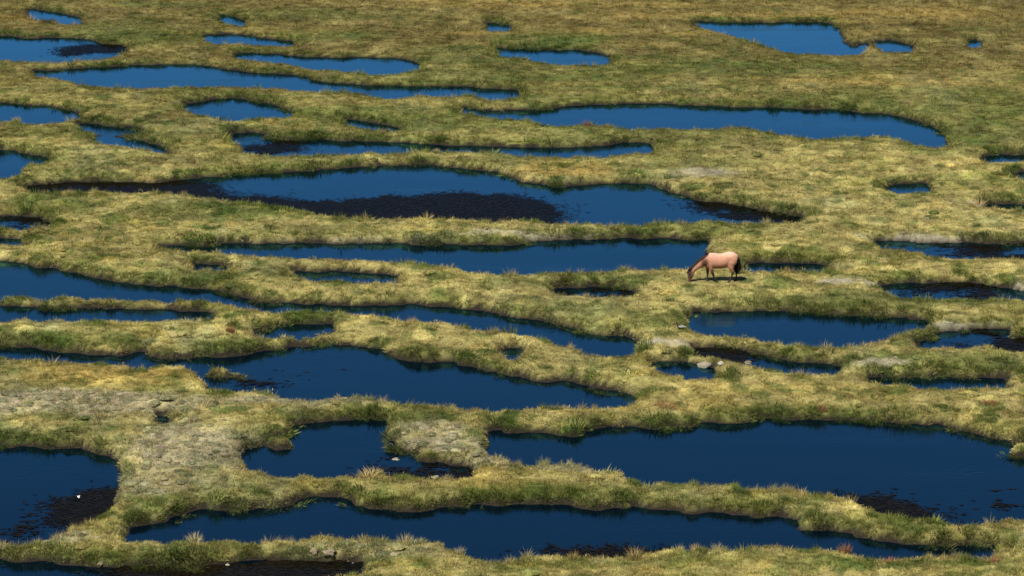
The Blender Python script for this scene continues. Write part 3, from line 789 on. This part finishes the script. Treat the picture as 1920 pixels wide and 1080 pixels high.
def make_wet(name, col):
    m, nt, out = new_mat(name)
    g = nd(nt, "ShaderNodeNewGeometry")
    mr = ramp_map(nt, g.outputs["Random Per Island"], .4, 1.6, 0, 1)
    mx = nd(nt, "ShaderNodeMix", data_type='RGBA', blend_type='MULTIPLY'); mx.inputs[0].default_value = 1
    mx.inputs[6].default_value = (*col, 1); nt.links.new(mr.outputs[0], mx.inputs[7])
    d = nd(nt, "ShaderNodeBsdfDiffuse"); nt.links.new(mx.outputs[2], d.inputs["Color"])
    gl = nd(nt, "ShaderNodeBsdfGlossy"); gl.inputs["Roughness"].default_value = .12; gl.inputs["Color"].default_value = (.09, .18, .22, 1)
    fr = nd(nt, "ShaderNodeFresnel"); fr.inputs["IOR"].default_value = 1.333
    ms = nd(nt, "ShaderNodeMixShader")
    nt.links.new(fr.outputs[0], ms.inputs[0]); nt.links.new(d.outputs[0], ms.inputs[1]); nt.links.new(gl.outputs[0], ms.inputs[2])
    nt.links.new(ms.outputs[0], out.inputs[0])
    return m
MAT_WEED_REFLECTION = make_wet("dark_weed_and_reflection", (0.0075, 0.0060, 0.0034))
wv_, wf_ = [], []
rw = np.random.default_rng(33)
for poly, cover in WEED_AND_REFLECTION:
    P = chaikin(poly, 1)
    G = np.array([ground_at(u, v, 0.02) for u, v in P])
    (x0, y0), (x1, y1) = G.min(0), G.max(0)
    y0 -= 2.0; y1 += 1.5; x0 -= 1.8; x1 += 1.8
    area = (x1 - x0) * (y1 - y0)
    n = int(min(60000, area * 420))
    X = rw.uniform(x0, x1, n); Y = rw.uniform(y0, y1, n)
    X2 = X + .7 * fbm(X * .8, Y * .5, 5, 3); Y2 = Y + .9 * fbm(X * .8, Y * .5, 6, 3)
    X2 = X2 + rw.normal(0, .8, n) * rw.uniform(0, 1, n); Y2 = Y2 + rw.normal(0, .55, n) * rw.uniform(0, 1, n)
    u, v = survey(X2, Y2, 0.02)
    u3, v3 = survey(X2, Y2, .3)
    patch = fbm(X * .45, Y * .6, 15, 5, .7) * .9 + (cover - .5) * 1.9
    k = (inside(P, u, v) | inside(P, u3, v3)) & (patch > rw.uniform(-.3, .3, n)) & (sample(SDF, X, Y, 5) < .02)
    for x, y in zip(X[k], Y[k]):
        a = rw.normal(0, .5); l = rw.uniform(.06, .20); s = rw.uniform(.025, .055); z = 0.006 + rw.uniform(0, .02)
        ca_, sa_ = math.cos(a) * 1.0, math.sin(a) * .8
        b = len(wv_)
        wv_ += [(x - ca_ * l, y - sa_ * l, z), (x + sa_ * s, y - ca_ * s, z + .006), (x + ca_ * l, y + sa_ * l, z), (x - sa_ * s, y + ca_ * s, z + .006)]
        wf_.append((b, b + 1, b + 2, b + 3))
weed = mesh_obj("weed_and_reflection", np.array(wv_), np.array(wf_), MAT_WEED_REFLECTION)
tag(weed, "dark brown weed and mud matted on the ponds, with some bank reflections painted in", "water weed", kind="stuff")

# ------------------------------------------------------------------ the horse
def loft(path, nseg=20):
    """closed tube; path rows: x, y, z, half thickness across the path, half width sideways"""
    P = [np.array(p[:3], float) for p in path]
    V = []; Fc = []
    n = len(P)
    for i in range(n):
        t = P[min(i + 1, n - 1)] - P[max(i - 1, 0)]
        t /= np.linalg.norm(t)
        side = np.array([0, 1.0, 0]); side = side - t * side.dot(t); side /= np.linalg.norm(side)
        up = np.cross(t, side)
        for k in range(nseg):
            a = 2 * math.pi * k / nseg
            V.append(P[i] + up * math.cos(a) * path[i][3] + side * math.sin(a) * path[i][4])
    for i in range(n - 1):
        for k in range(nseg):
            a, b = i * nseg + k, i * nseg + (k + 1) % nseg
            Fc.append((a, b, b + nseg, a + nseg))
    V.append(P[0]); V.append(P[-1])
    for k in range(nseg):
        Fc.append((k, len(V) - 2, (k + 1) % nseg))
        Fc.append(((n - 1) * nseg + k, (n - 1) * nseg + (k + 1) % nseg, len(V) - 1))
    return V, Fc

def join(parts):
    V = []; Fc = []
    for v, f in parts:
        o = len(V); V += list(v); Fc += [tuple(i + o for i in q) for q in f]
    return V, Fc

def smooth_path(path, n=3):
    """rounder run of a path through its rows (Catmull-Rom)"""
    P = np.array(path, float); out = []
    for i in range(len(P) - 1):
        p0, p1, p2, p3 = P[max(i - 1, 0)], P[i], P[i + 1], P[min(i + 2, len(P) - 1)]
        for k in range(n):
            t = k / n
            out.append(.5 * (2 * p1 + (p2 - p0) * t + (2 * p0 - 5 * p1 + 4 * p2 - p3) * t * t + (3 * p1 - p0 - 3 * p2 + p3) * t ** 3))
    out.append(P[-1])
    return [list(r) for r in out]

def make_horse(loc, rz):
    root = empty("horse", loc, rz)
    tag(root, "pinkish tan horse with black mane and tail, grazing head down beside a pond", "horse")
    torso = [(-1.14,1.00,.80,.07),(-1.09,1.10,.73,.15),(-.98,1.22,.67,.21),(-.86,1.31,.62,.235),(-.74,1.352,.595,.25),(-.55,1.33,.61,.25),(-.35,1.315,.605,.262),
             (-.15,1.335,.635,.262),(.0,1.38,.70,.265),(.12,1.408,.76,.27),(.26,1.385,.78,.26),(.37,1.315,.83,.21),(.44,1.22,.88,.14),(.475,1.12,.95,.06)]
    tz = [(x, 0, (a + b) / 2, (a - b) / 2, w) for x, a, b, w in torso]
    parts = [loft(smooth_path(tz))]
    neck = [(-.78,0,1.06,.28,.19),(-.96,0,1.02,.265,.165),(-1.16,0,.91,.225,.125),(-1.35,0,.765,.185,.10),(-1.49,0,.64,.16,.09),(-1.58,0,.54,.145,.088),
            (-1.625,0,.42,.148,.09),(-1.645,0,.32,.135,.088),(-1.675,0,.21,.105,.07),(-1.70,0,.12,.080,.056),(-1.715,0,.05,.072,.055),(-1.72,0,.0,.062,.05),(-1.722,0,-.02,.035,.03)]
    parts.append(loft(smooth_path(neck)))
    legs = {
     'nf': (-.16, [(-.84,1.02,.20,.09),(-.80,.84,.15,.10),(-.755,.70,.105,.085),(-.715,.57,.075,.066),(-.665,.44,.056,.052),(-.63,.345,.052,.05),(-.595,.26,.036,.036),(-.56,.17,.032,.032),(-.53,.105,.041,.040),(-.495,.06,.034,.034),(-.465,.03,.048,.046),(-.455,.0,.056,.052)]),
     'ff': (.15, [(-.88,1.0,.18,.09),(-.875,.80,.13,.09),(-.87,.64,.09,.07),(-.87,.50,.064,.056),(-.872,.36,.052,.05),(-.87,.26,.036,.036),(-.865,.17,.032,.032),(-.86,.105,.041,.04),(-.868,.06,.035,.034),(-.876,.03,.048,.046),(-.88,.0,.056,.052)]),
     'nh': (-.16, [(.22,1.14,.22,.11),(.19,.96,.225,.125),(.165,.82,.175,.11),(.185,.68,.115,.08),(.225,.57,.078,.056),(.262,.475,.062,.048),(.245,.40,.050,.042),(.215,.30,.037,.036),(.185,.19,.034,.034),(.16,.115,.043,.041),(.12,.06,.036,.035),(.085,.03,.049,.046),(.07,.0,.056,.052)]),
     'fh': (.16, [(.24,1.14,.22,.11),(.24,.96,.21,.12),(.26,.80,.16,.10),(.32,.66,.105,.075),(.385,.55,.072,.054),(.44,.465,.06,.048),(.445,.39,.048,.042),(.447,.29,.036,.036),(.452,.18,.034,.034),(.455,.11,.043,.041),(.435,.06,.036,.035),(.42,.03,.049,.046),(.41,.0,.056,.052)]),
    }
    for yy, rows in legs.values():
        n = len(rows)
        parts.append(loft(smooth_path([(x, yy * (1.0 if i > 2 else .86), z, a * 1.12, b * 1.15) for i, (x, z, a, b) in enumerate(rows)]), 14))
    for sy in (-1, 1):                                       # ears
        parts.append(loft([(-1.665,.05*sy,.56,.034,.026),(-1.70,.062*sy,.62,.036,.024),(-1.725,.068*sy,.67,.026,.017),(-1.745,.072*sy,.72,.006,.005)], 10))
    V, Fc = join(parts)
    tmp = mesh_obj("body", V, Fc)
    rm = tmp.modifiers.new("fuse", 'REMESH'); rm.mode = 'VOXEL'; rm.voxel_size = 0.014
    sm = tmp.modifiers.new("soften", 'SMOOTH'); sm.factor = .5; sm.iterations = 5
    dg = bpy.context.evaluated_depsgraph_get()
    me = bpy.data.meshes.new_from_object(tmp.evaluated_get(dg))
    old = tmp.data; tmp.modifiers.clear(); tmp.data = me; me.name = "horse_body"; bpy.data.meshes.remove(old)
    me.polygons.foreach_set("use_smooth", [True] * len(me.polygons))
    co = np.empty(len(me.vertices) * 3); me.vertices.foreach_get("co", co); co = co.reshape(-1, 3)
    x, y, z = co.T
    tan = np.array([.42, .215, .145]); dark = np.array([.018, .012, .011]); red = np.array([.27, .12, .075])
    n = fbm(x * 5, z * 5 + y * 3, 3, 3)
    legk = sstep(.64, .42, z + .05 * n) * (x > -1.35)
    facek = sstep(-1.52, -1.68, x + .05 * n - (.45 - z) * .12) * (x < -1.3)
    c = np.repeat(tan[None], len(co), 0)
    redk = np.clip(.8 * sstep(1.0, .6, z + .06 * n) * (x > -1.2) + .35 * sstep(.1, .02, np.abs(x - .02 - .1 * (z - .8))) * (z < 1.15) * (x > -1.25) + .6 * sstep(.3, .0, np.hypot(x + .98, (z - .98) * .7)), 0, 1)[:, None]  # muscle shading on flank, shoulder and lower body painted as redder coat
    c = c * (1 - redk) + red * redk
    pale = sstep(1.15, 1.40, z)[:, None] * .5  # sunlit top of the back painted paler into the coat
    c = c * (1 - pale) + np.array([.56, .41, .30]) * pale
    shk = (.95 * sstep(.23, .05, np.hypot((x + 1.02) * .9, (z - .93) * .75)))[:, None]  # shoulder muscle shading painted dark, along with dark hair
    c = c * (1 - shk) + np.array([.07, .028, .02]) * shk
    belly_shade = (sstep(.74, .63, z) * (x > -.75) * (x < .05) * .7)[:, None]  # underside shadow painted into the coat colour
    c = c * (1 - belly_shade) + dark * 2 * belly_shade
    cr = np.array([(-.72,1.40),(-.92,1.345),(-1.08,1.215),(-1.22,1.10),(-1.36,.965),(-1.50,.81),(-1.60,.70),(-1.69,.61)])
    crz = np.interp(x, cr[::-1, 0], cr[::-1, 1])
    manek = sstep(.15, .09, crz - z + .02 * n) * (x > -1.75) * sstep(-.78, -.92, x)
    k = np.clip(legk * .92 + facek * .9 + manek, 0, 1)[:, None]
    c = c * (1 - k) + dark * k
    muz = (sstep(.20, .06, z) * (x < -1.5) * .7)[:, None]
    c = c * (1 - muz) + np.array([.16, .075, .055]) * muz
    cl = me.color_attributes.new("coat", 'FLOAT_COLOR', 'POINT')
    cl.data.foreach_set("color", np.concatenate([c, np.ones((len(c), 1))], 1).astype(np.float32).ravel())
    m, nt, out = new_mat("horse_coat")
    b = nd(nt, "ShaderNodeBsdfPrincipled"); b.inputs["Roughness"].default_value = .7; b.inputs["Specular IOR Level"].default_value = .15
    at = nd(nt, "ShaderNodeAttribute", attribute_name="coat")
    tcn = nd(nt, "ShaderNodeTexCoord"); nn = noise_node(nt, 9, 6, .65, tcn.outputs["Object"])
    mr = ramp_map(nt, nn.outputs["Fac"], .86, 1.14)
    mx = nd(nt, "ShaderNodeMix", data_type='RGBA', blend_type='MULTIPLY'); mx.inputs[0].default_value = 1
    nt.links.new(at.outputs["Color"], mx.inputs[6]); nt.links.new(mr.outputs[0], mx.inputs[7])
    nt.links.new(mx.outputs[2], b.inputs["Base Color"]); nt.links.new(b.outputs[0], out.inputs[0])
    me.materials.clear(); me.materials.append(m)
    tmp.parent = root
    hair = make_plain("horse_hair", (.006, .005, .005), .9, .4, 30, .08)
    # mane: locks that lie over the crest
    crest = np.array([(-.84,1.335),(-.94,1.325),(-1.08,1.215),(-1.22,1.10),(-1.36,.965),(-1.50,.81),(-1.60,.70),(-1.69,.61)])
    rr = np.random.default_rng(4)
    V = []; Fc = []
    for i in range(150):
        t = rr.uniform(0, len(crest) - 1.001); a = int(t); p = crest[a] * (1 - t + a) + crest[a + 1] * (t - a)
        tn = crest[a + 1] - crest[a]; tn = tn / np.linalg.norm(tn); nr = np.array([tn[1], -tn[0]]) * -1
        if nr[1] < 0: nr = -nr
        sy = -1 if rr.uniform() < .55 else 1
        ln = rr.uniform(.09, .17) * min(1, .35 + t * .5); w = .022
        b0 = len(V)
        for q in range(4):
            f = q / 3
            up = .035 * math.sin(math.pi * min(1, f * 1.3 + .25)) - f * f * ln * .45
            c0 = p + nr * up + tn * f * ln * .55
            yo = sy * (.005 + f * .075)
            V.append((c0[0] - tn[0] * w * (1 - .7 * f), yo, c0[1] - tn[1] * w * (1 - .7 * f)))
            V.append((c0[0] + tn[0] * w * (1 - .7 * f), yo, c0[1] + tn[1] * w * (1 - .7 * f)))
        for q in range(3):
            Fc.append((b0 + 2 * q, b0 + 2 * q + 1, b0 + 2 * q + 3, b0 + 2 * q + 2))
    core = loft([(x, 0, z - .035, .055 * (.35 if q == 0 else 1), .06) for q, (x, z) in enumerate(crest)], 10)
    V2, F2 = join([(V, Fc), core])
    mesh_obj("mane", V2, F2, hair, root)
    fl = []                                                  # forelock between the ears
    for i in range(14):
        yy = rr.uniform(-.045, .045)
        fl.append(loft([(-1.70, yy, .60, .02, .012), (-1.775, yy * 1.2, .52, .018, .012), (-1.80 + rr.uniform(-.01, .01), yy * 1.3, .40, .012, .009), (-1.79, yy * 1.4, rr.uniform(.26, .34), .003, .003)], 6))
    V, Fc = join(fl); mesh_obj("forelock", V, Fc, hair, root)
    tl = []
    for i in range(60):
        ox, oy = rr.normal(0, .028), rr.normal(0, .03); e = rr.uniform(.30, .62)
        tl.append(loft([(.42, oy * .3, 1.22, .018, .018), (.485 + ox * .5, oy * .6, 1.10, .022, .02), (.535 + ox, oy, .90, .022, .02), (.52 + ox * 1.6, oy * 1.5, .72, .02, .018),
                        (.49 + ox * 2, oy * 1.8, .5 + e * .15, .014, .012), (.47 + ox * 2.2, oy * 2, e, .004, .004)], 6))
    tl.append(loft([(.41, 0, 1.24, .03, .03), (.47, 0, 1.15, .05, .045), (.525, 0, .97, .075, .06), (.52, 0, .80, .08, .06), (.495, 0, .64, .06, .05), (.475, 0, .52, .02, .02)], 12))
    V, Fc = join(tl); mesh_obj("tail", V, Fc, hair, root, True)
    hm = make_plain("horse_hoof", (.03, .025, .022), .5, .3, 20)
    for hx, hy in ((-.462, -.16), (-.884, .15), (.078, -.16), (.415, .16)):
        V, Fc = loft([(hx + .012, hy, .062, .046, .045), (hx, hy, .03, .056, .054), (hx - .012, hy, -.004, .064, .06)], 14)
        mesh_obj("hoof", V, Fc, hm, root)
    em = make_plain("horse_eye", (.008, .006, .005), .12, .1, 5, .6)
    for sy in (-1, 1):
        bm = bmesh.new(); bmesh.ops.create_uvsphere(bm, u_segments=10, v_segments=8, radius=.021)
        me2 = bpy.data.meshes.new("eye"); bm.to_mesh(me2); bm.free(); me2.materials.append(em)
        e = bpy.data.objects.new("eye", me2); COL.objects.link(e); e.parent = root; e.location = (-1.715, .078 * sy, .375)
    return root

hx0, hy0 = ground_at(1362.5, 528.0, 0.24)
make_horse((hx0, hy0, 0.25), 0.0)

# ------------------------------------------------------------------ stones
def stone_mesh(name, seed, flat=.6):
    bm = bmesh.new(); bmesh.ops.create_icosphere(bm, subdivisions=3, radius=.5)
    r = random.Random(seed); ox, oy = r.uniform(0, 90), r.uniform(0, 90)
    for v in bm.verts:
        n = v.co.normalized()
        k = 1 + .75 * float(fbm(np.array(n.x * 1.9 + ox), np.array(n.y * 1.9 + n.z * 1.6 + oy), seed, 4, .55))
        v.co = Vector((n.x * .5 * k, n.y * .42 * k, n.z * .5 * k * flat))
    me = bpy.data.meshes.new(name); bm.to_mesh(me); bm.free()
    me.polygons.foreach_set("use_smooth", [True] * len(me.polygons))
    return me

M_PALE = make_plain("pale_stone", (.20, .18, .125), .9, .35, 9, .2, .5)
M_WHITE = make_plain("white_stone", (.27, .25, .19), .85, .2, 9, .2, .4)
M_CLOD = make_plain("peat_clod", (.17, .14, .09), .95, .45, 12, .1, .8)
M_DARKSTONE = make_plain("dark_stone", (.05, .045, .04), .8, .4, 12, .2, .5)
STONES = [
 (1738,421,11,M_WHITE,.6,"small white stone alone in the grass right of the central pond"),
 (181,934,7,M_WHITE,.7,"small pale stone on the dark mud right of the white bird"),
 (742,858,17,M_PALE,.5,"flat pale stone in the small pond left of the grey spit"),
 (815,892,19,M_PALE,.6,"pale stone in the water at the tip of the grey spit"),
 (427,1056,11,M_WHITE,.7,"round white stone at the waterline below the lowest pond"),
 (1322,684,24,M_PALE,.65,"large pale boulder on the bank above a narrow dark pool"),
 (1352,692,12,M_WHITE,.7,"pale rock right of the large boulder by the narrow pool"),
 (1402,676,26,M_CLOD,.28,"brown clod of turf lying in the narrow channel"),
 (590,1044,16,M_CLOD,.8,"mossy clod in the bottom left pool, left of a wider one"),
 (618,1046,26,M_CLOD,.6,"wide mossy clod in the bottom left pool beside a smaller one"),
 (662,1052,9,M_WHITE,.6,"small pale stone at the right end of the bottom left pool"),
 (188,1058,12,M_CLOD,.7,"small clod below the bank at the bottom left corner"),
 (705,832,12,M_DARKSTONE,.4,"dark stone breaking the water left of the grey spit"),
 (192,953,9,M_PALE,.6,"small pale stone at the foot of the dark mud"),
]
for i, (u, v, wpx, mt, fl, lb) in enumerate(STONES):
    x, y = ground_at(u, v, .08)
    z = max(float(height(np.array([x]), np.array([y]))[0]), -.06)
    wid = wpx / F_PX * math.hypot(y, CAM_H)
    me = stone_mesh("turf_clod" if mt is M_CLOD else "stone", 40 + i, fl); me.materials.append(mt)
    o = bpy.data.objects.new("turf_clod" if mt is M_CLOD else "stone", me); COL.objects.link(o)
    o.location = (x, y, z + wid * fl * .12); o.scale = (wid,) * 3; o.rotation_euler = (0, 0, i * .7)
    tag(o, lb, "turf clod" if mt is M_CLOD else "stone")

pv, pf = [], []                                           # pebbles and crust crumbs, too many to count
base_me = bmesh.new(); bmesh.ops.create_icosphere(base_me, subdivisions=1, radius=.5)
bvs = np.array([v.co[:] for v in base_me.verts]); bfs = np.array([[v.index for v in f.verts] for f in base_me.faces]); base_me.free()
X, Y, rp = candidates(60000, 222)
d = sample(SDF, X, Y, 5.); g = sample(GRY, X, Y, 0.)
c, w, ns = growth(X, Y, d, g)
un, vn = survey(X, Y, .2)
k = (d > .05) & (np.maximum(np.maximum(w['salt'], w['grey'] * .12), .05 * (np.hypot((un - 1250) / 180, (vn - 630) / 50) < 1)) * .35 > rp.uniform(0, 1, X.size))
X, Y = X[k], Y[k]; Z = height(X, Y)
sc_ = np.exp(rp.normal(-2.75, .4, X.size)); ang = rp.uniform(0, 6.28, X.size)
allv = np.concatenate([bvs * np.array([1, .8, .6]) * (1 + .25 * rp.normal(size=(len(bvs), 1))) * s_ @ np.array([[math.cos(a), math.sin(a), 0], [-math.sin(a), math.cos(a), 0], [0, 0, 1]]) + np.array([x, y, z + s_ * .15])
                       for x, y, z, s_, a in zip(X, Y, Z, sc_, ang)])
allf = np.concatenate([bfs + i * len(bvs) for i in range(len(X))])
peb = mesh_obj("pebbles", allv, allf, M_PALE)
tag(peb, "pale pebbles and dry crust crumbs on the bare banks", "pebbles", kind="stuff")

# ------------------------------------------------------------------ birds
def make_bird(name, loc, rz, size, m_body, m_wing, m_bill, label, sitting=False):
    root = empty(name, loc, rz); root.scale = (size,) * 3
    tag(root, label, "bird")
    h = .10 if sitting else .34
    body = [(-.52,0,h+.30,.02,.03),(-.38,0,h+.27,.09,.10),(-.15,0,h+.22,.19,.18),(.10,0,h+.22,.22,.19),(.28,0,h+.30,.17,.15),(.37,0,h+.44,.095,.09),(.41,0,h+.58,.075,.07),(.45,0,h+.68,.095,.085),(.52,0,h+.70,.085,.075),(.58,0,h+.68,.03,.03)]
    V, Fc = loft(smooth_path(body), 14); mesh_obj("body", V, Fc, m_body, root, True)
    for sy in (-1, 1):
        V, Fc = loft(smooth_path([(.22,.15*sy,h+.32,.05,.02),(.05,.19*sy,h+.30,.12,.03),(-.2,.18*sy,h+.30,.11,.03),(-.45,.10*sy,h+.32,.06,.025),(-.66,.05*sy,h+.33,.015,.01)]), 10)
        mesh_obj("wing", V, Fc, m_wing, root, True)
        if not sitting:
            V, Fc = loft([(0,.07*sy,h+.08,.02,.02),(.01,.07*sy,h*.5,.014,.014),(.0,.07*sy,.02,.014,.014),(.06,.07*sy,.0,.02,.03)], 8)
            mesh_obj("leg", V, Fc, m_bill, root)
    V, Fc = loft([(.56,0,h+.69,.03,.028),(.64,0,h+.675,.018,.016),(.70,0,h+.66,.004,.004)], 8); mesh_obj("bill", V, Fc, m_bill, root)
    V, Fc = loft([(-.42,0,h+.29,.035,.08),(-.6,0,h+.31,.02,.09),(-.72,0,h+.32,.006,.07)], 10); mesh_obj("tail", V, Fc, m_wing, root)
    return root

M_BW = make_plain("white_plumage", (.78, .78, .76), .8, .08, 20)
M_BK = make_plain("black_plumage", (.02, .018, .016), .6, .3, 20)
M_BG = make_plain("grey_plumage", (.25, .24, .22), .8, .15, 20)
M_BILL = make_plain("bird_bill", (.05, .035, .02), .5, .2, 20)
x, y = ground_at(148, 937, .02)
make_bird("bird", (x, y, .02), -1.0, .17, M_BW, M_BW, M_BILL, "tiny white bird standing at the edge of the dark mud")
x, y = ground_at(1276, 617, .28)
make_bird("bird", (x, y, float(height(np.array([x]), np.array([y]))[0]) + .02), 2.7, .38, M_BK, M_BG, M_BILL, "dark and pale bird resting in the grass at the left end of the pond", sitting=True)

# ------------------------------------------------------------------ tussocks that stand out
TUS = {'pale': (.40, .34, .17), 'rust': (.26, .135, .06), 'green': (.075, .11, .03), 'sage': (.17, .19, .10), 'straw': (.38, .29, .11), 'dark': (.045, .065, .02)}
TM = {k: make_blade(k + "_tussock_blades", False, v, .4) for k, v in TUS.items()}
rt = np.random.default_rng(9)
def tussock_mesh(kind, tall):
    a = (150, .30, .45, 1.0, .030, .40, rt) if tall else (170, .46, .35, .8, .034, .75, rt)
    V, Fq = blade_verts(*a, segs=3, droop=.45)
    me = bpy.data.meshes.new("tussock"); me.from_pydata(V, [], Fq); me.update(); me.materials.append(TM[kind])
    return me
TUSSOCKS = [  # foot on the survey, height there, kind, upright, words
 (365,1009,38,'pale',1,"tall narrow pale tussock at the waterline, left part of the lowest long pond"),
 (1018,864,30,'sage',1,"spiky sage green tussock on the grey spit beside the largest pond"),
 (1062,880,16,'sage',0,"low sage tussock on the grey spit, right of the spiky one"),
 (760,1013,32,'pale',1,"pale upright tussock on the hump below the lowest long pond"),
 (680,1004,24,'straw',1,"straw tussock on the hump, left of the pale upright one"),
 (788,1018,20,'sage',0,"sage tussock just right of the pale upright one on the hump"),
 (862,1036,24,'pale',1,"pale tussock where the hump slopes into the lowest long pond"),
 (520,1008,14,'straw',0,"leftmost round straw tussock on the rim of the lowest long pond"),
 (572,1005,13,'straw',0,"round straw tussock between two others on the lowest rim"),
 (615,1004,14,'rust',0,"small rusty tussock on the lowest rim"),
 (405,1010,13,'rust',0,"small rusty tussock right of the tall narrow pale one"),
 (1540,770,26,'rust',1,"rust red tussock above the far shore of the largest pond"),
 (1250,772,26,'rust',0,"broad rusty tussock left above the largest pond"),
 (1855,762,22,'rust',0,"rusty tussock above the right end of the largest pond"),
 (1584,1034,32,'rust',1,"rust brown tussock on the bottom bank at the narrow end of the pond"),
 (1865,1056,24,'rust',1,"rusty tussock near the bottom right corner"),
 (1670,1055,20,'rust',0,"low rusty tussock on the bottom bank right of centre"),
 (1305,1024,28,'straw',1,"straw tussock on the bottom bank in front of open water"),
 (1345,1026,30,'pale',1,"pale spiky tussock on the bottom bank, right of a straw one"),
 (1075,1048,24,'straw',1,"straw tussock on the bottom bank near the picture's middle"),
 (1018,508,20,'green',0,"small green tussock on the bank left of the horse"),
 (695,895,34,'straw',0,"bushy straw tussock on the bank below the small middle pond"),
 (840,896,24,'straw',1,"straw spike beside the pale stone at the spit's tip"),
 (1100,236,20,'rust',1,"left of three rusty tussocks below the long far pond"),
 (1138,238,16,'rust',0,"middle of three rusty tussocks below the long far pond"),
 (1182,240,14,'straw',0,"right of three tussocks below the long far pond"),
 (280,646,20,'sage',0,"grey green bushy tussock between two left hand channels"),
 (432,632,22,'rust',1,"rusty upright tussock left of the little dark pool"),
 (1620,780,22,'dark',0,"dark green dense tussock on the far shore of the largest pond"),
 (830,795,22,'dark',0,"dark green tussock at the root of the grey spit"),
 (1385,930,30,'dark',0,"dark green mound of sedge on the strip between the two lowest ponds"),
 (340,742,18,'dark',0,"dark green tussock on the golden bank at the left"),
 (1560,503,14,'green',0,"right of two round green tussocks right of the horse"),
 (1522,503,16,'green',0,"left of two round green tussocks right of the horse"),
 (820,286,16,'pale',1,"pale spiky tussock on the bank above the central pond"),
 (1000,88,18,'dark',0,"dark reed clump at the far shore of a small far pond"),
 (30,224,22,'straw',1,"straw tussock in front of a far pond at the left edge"),
 (1350,640,16,'dark',0,"dark green mound on the strip below the pond right of the horse"),
 (1250,664,16,'dark',0,"dark green mound above the narrow dark pool"),
 (675,588,14,'pale',1,"pale grass spike at the near edge of the winding channel"),
]
TCACHE = {}
for i, (u, v, hp, kind, tall, lb) in enumerate(TUSSOCKS):
    x, y = ground_at(u, v, .25)
    z = max(float(height(np.array([x]), np.array([y]))[0]), 0.0)
    hm_ = hp / F_PX * math.hypot(y, CAM_H) * 1.05
    key = (kind, tall)
    if key not in TCACHE: TCACHE[key] = tussock_mesh(kind, tall)
    o = bpy.data.objects.new("grass_tussock", TCACHE[key]); COL.objects.link(o)
    wd = hm_ * (1.0 if tall else 1.35)
    o.location = (x, y, z - .01); o.scale = (wd, wd, hm_); o.rotation_euler = (0, 0, i * 1.3)
    tag(o, lb, "tussock", "tussocks standing out of the turf")
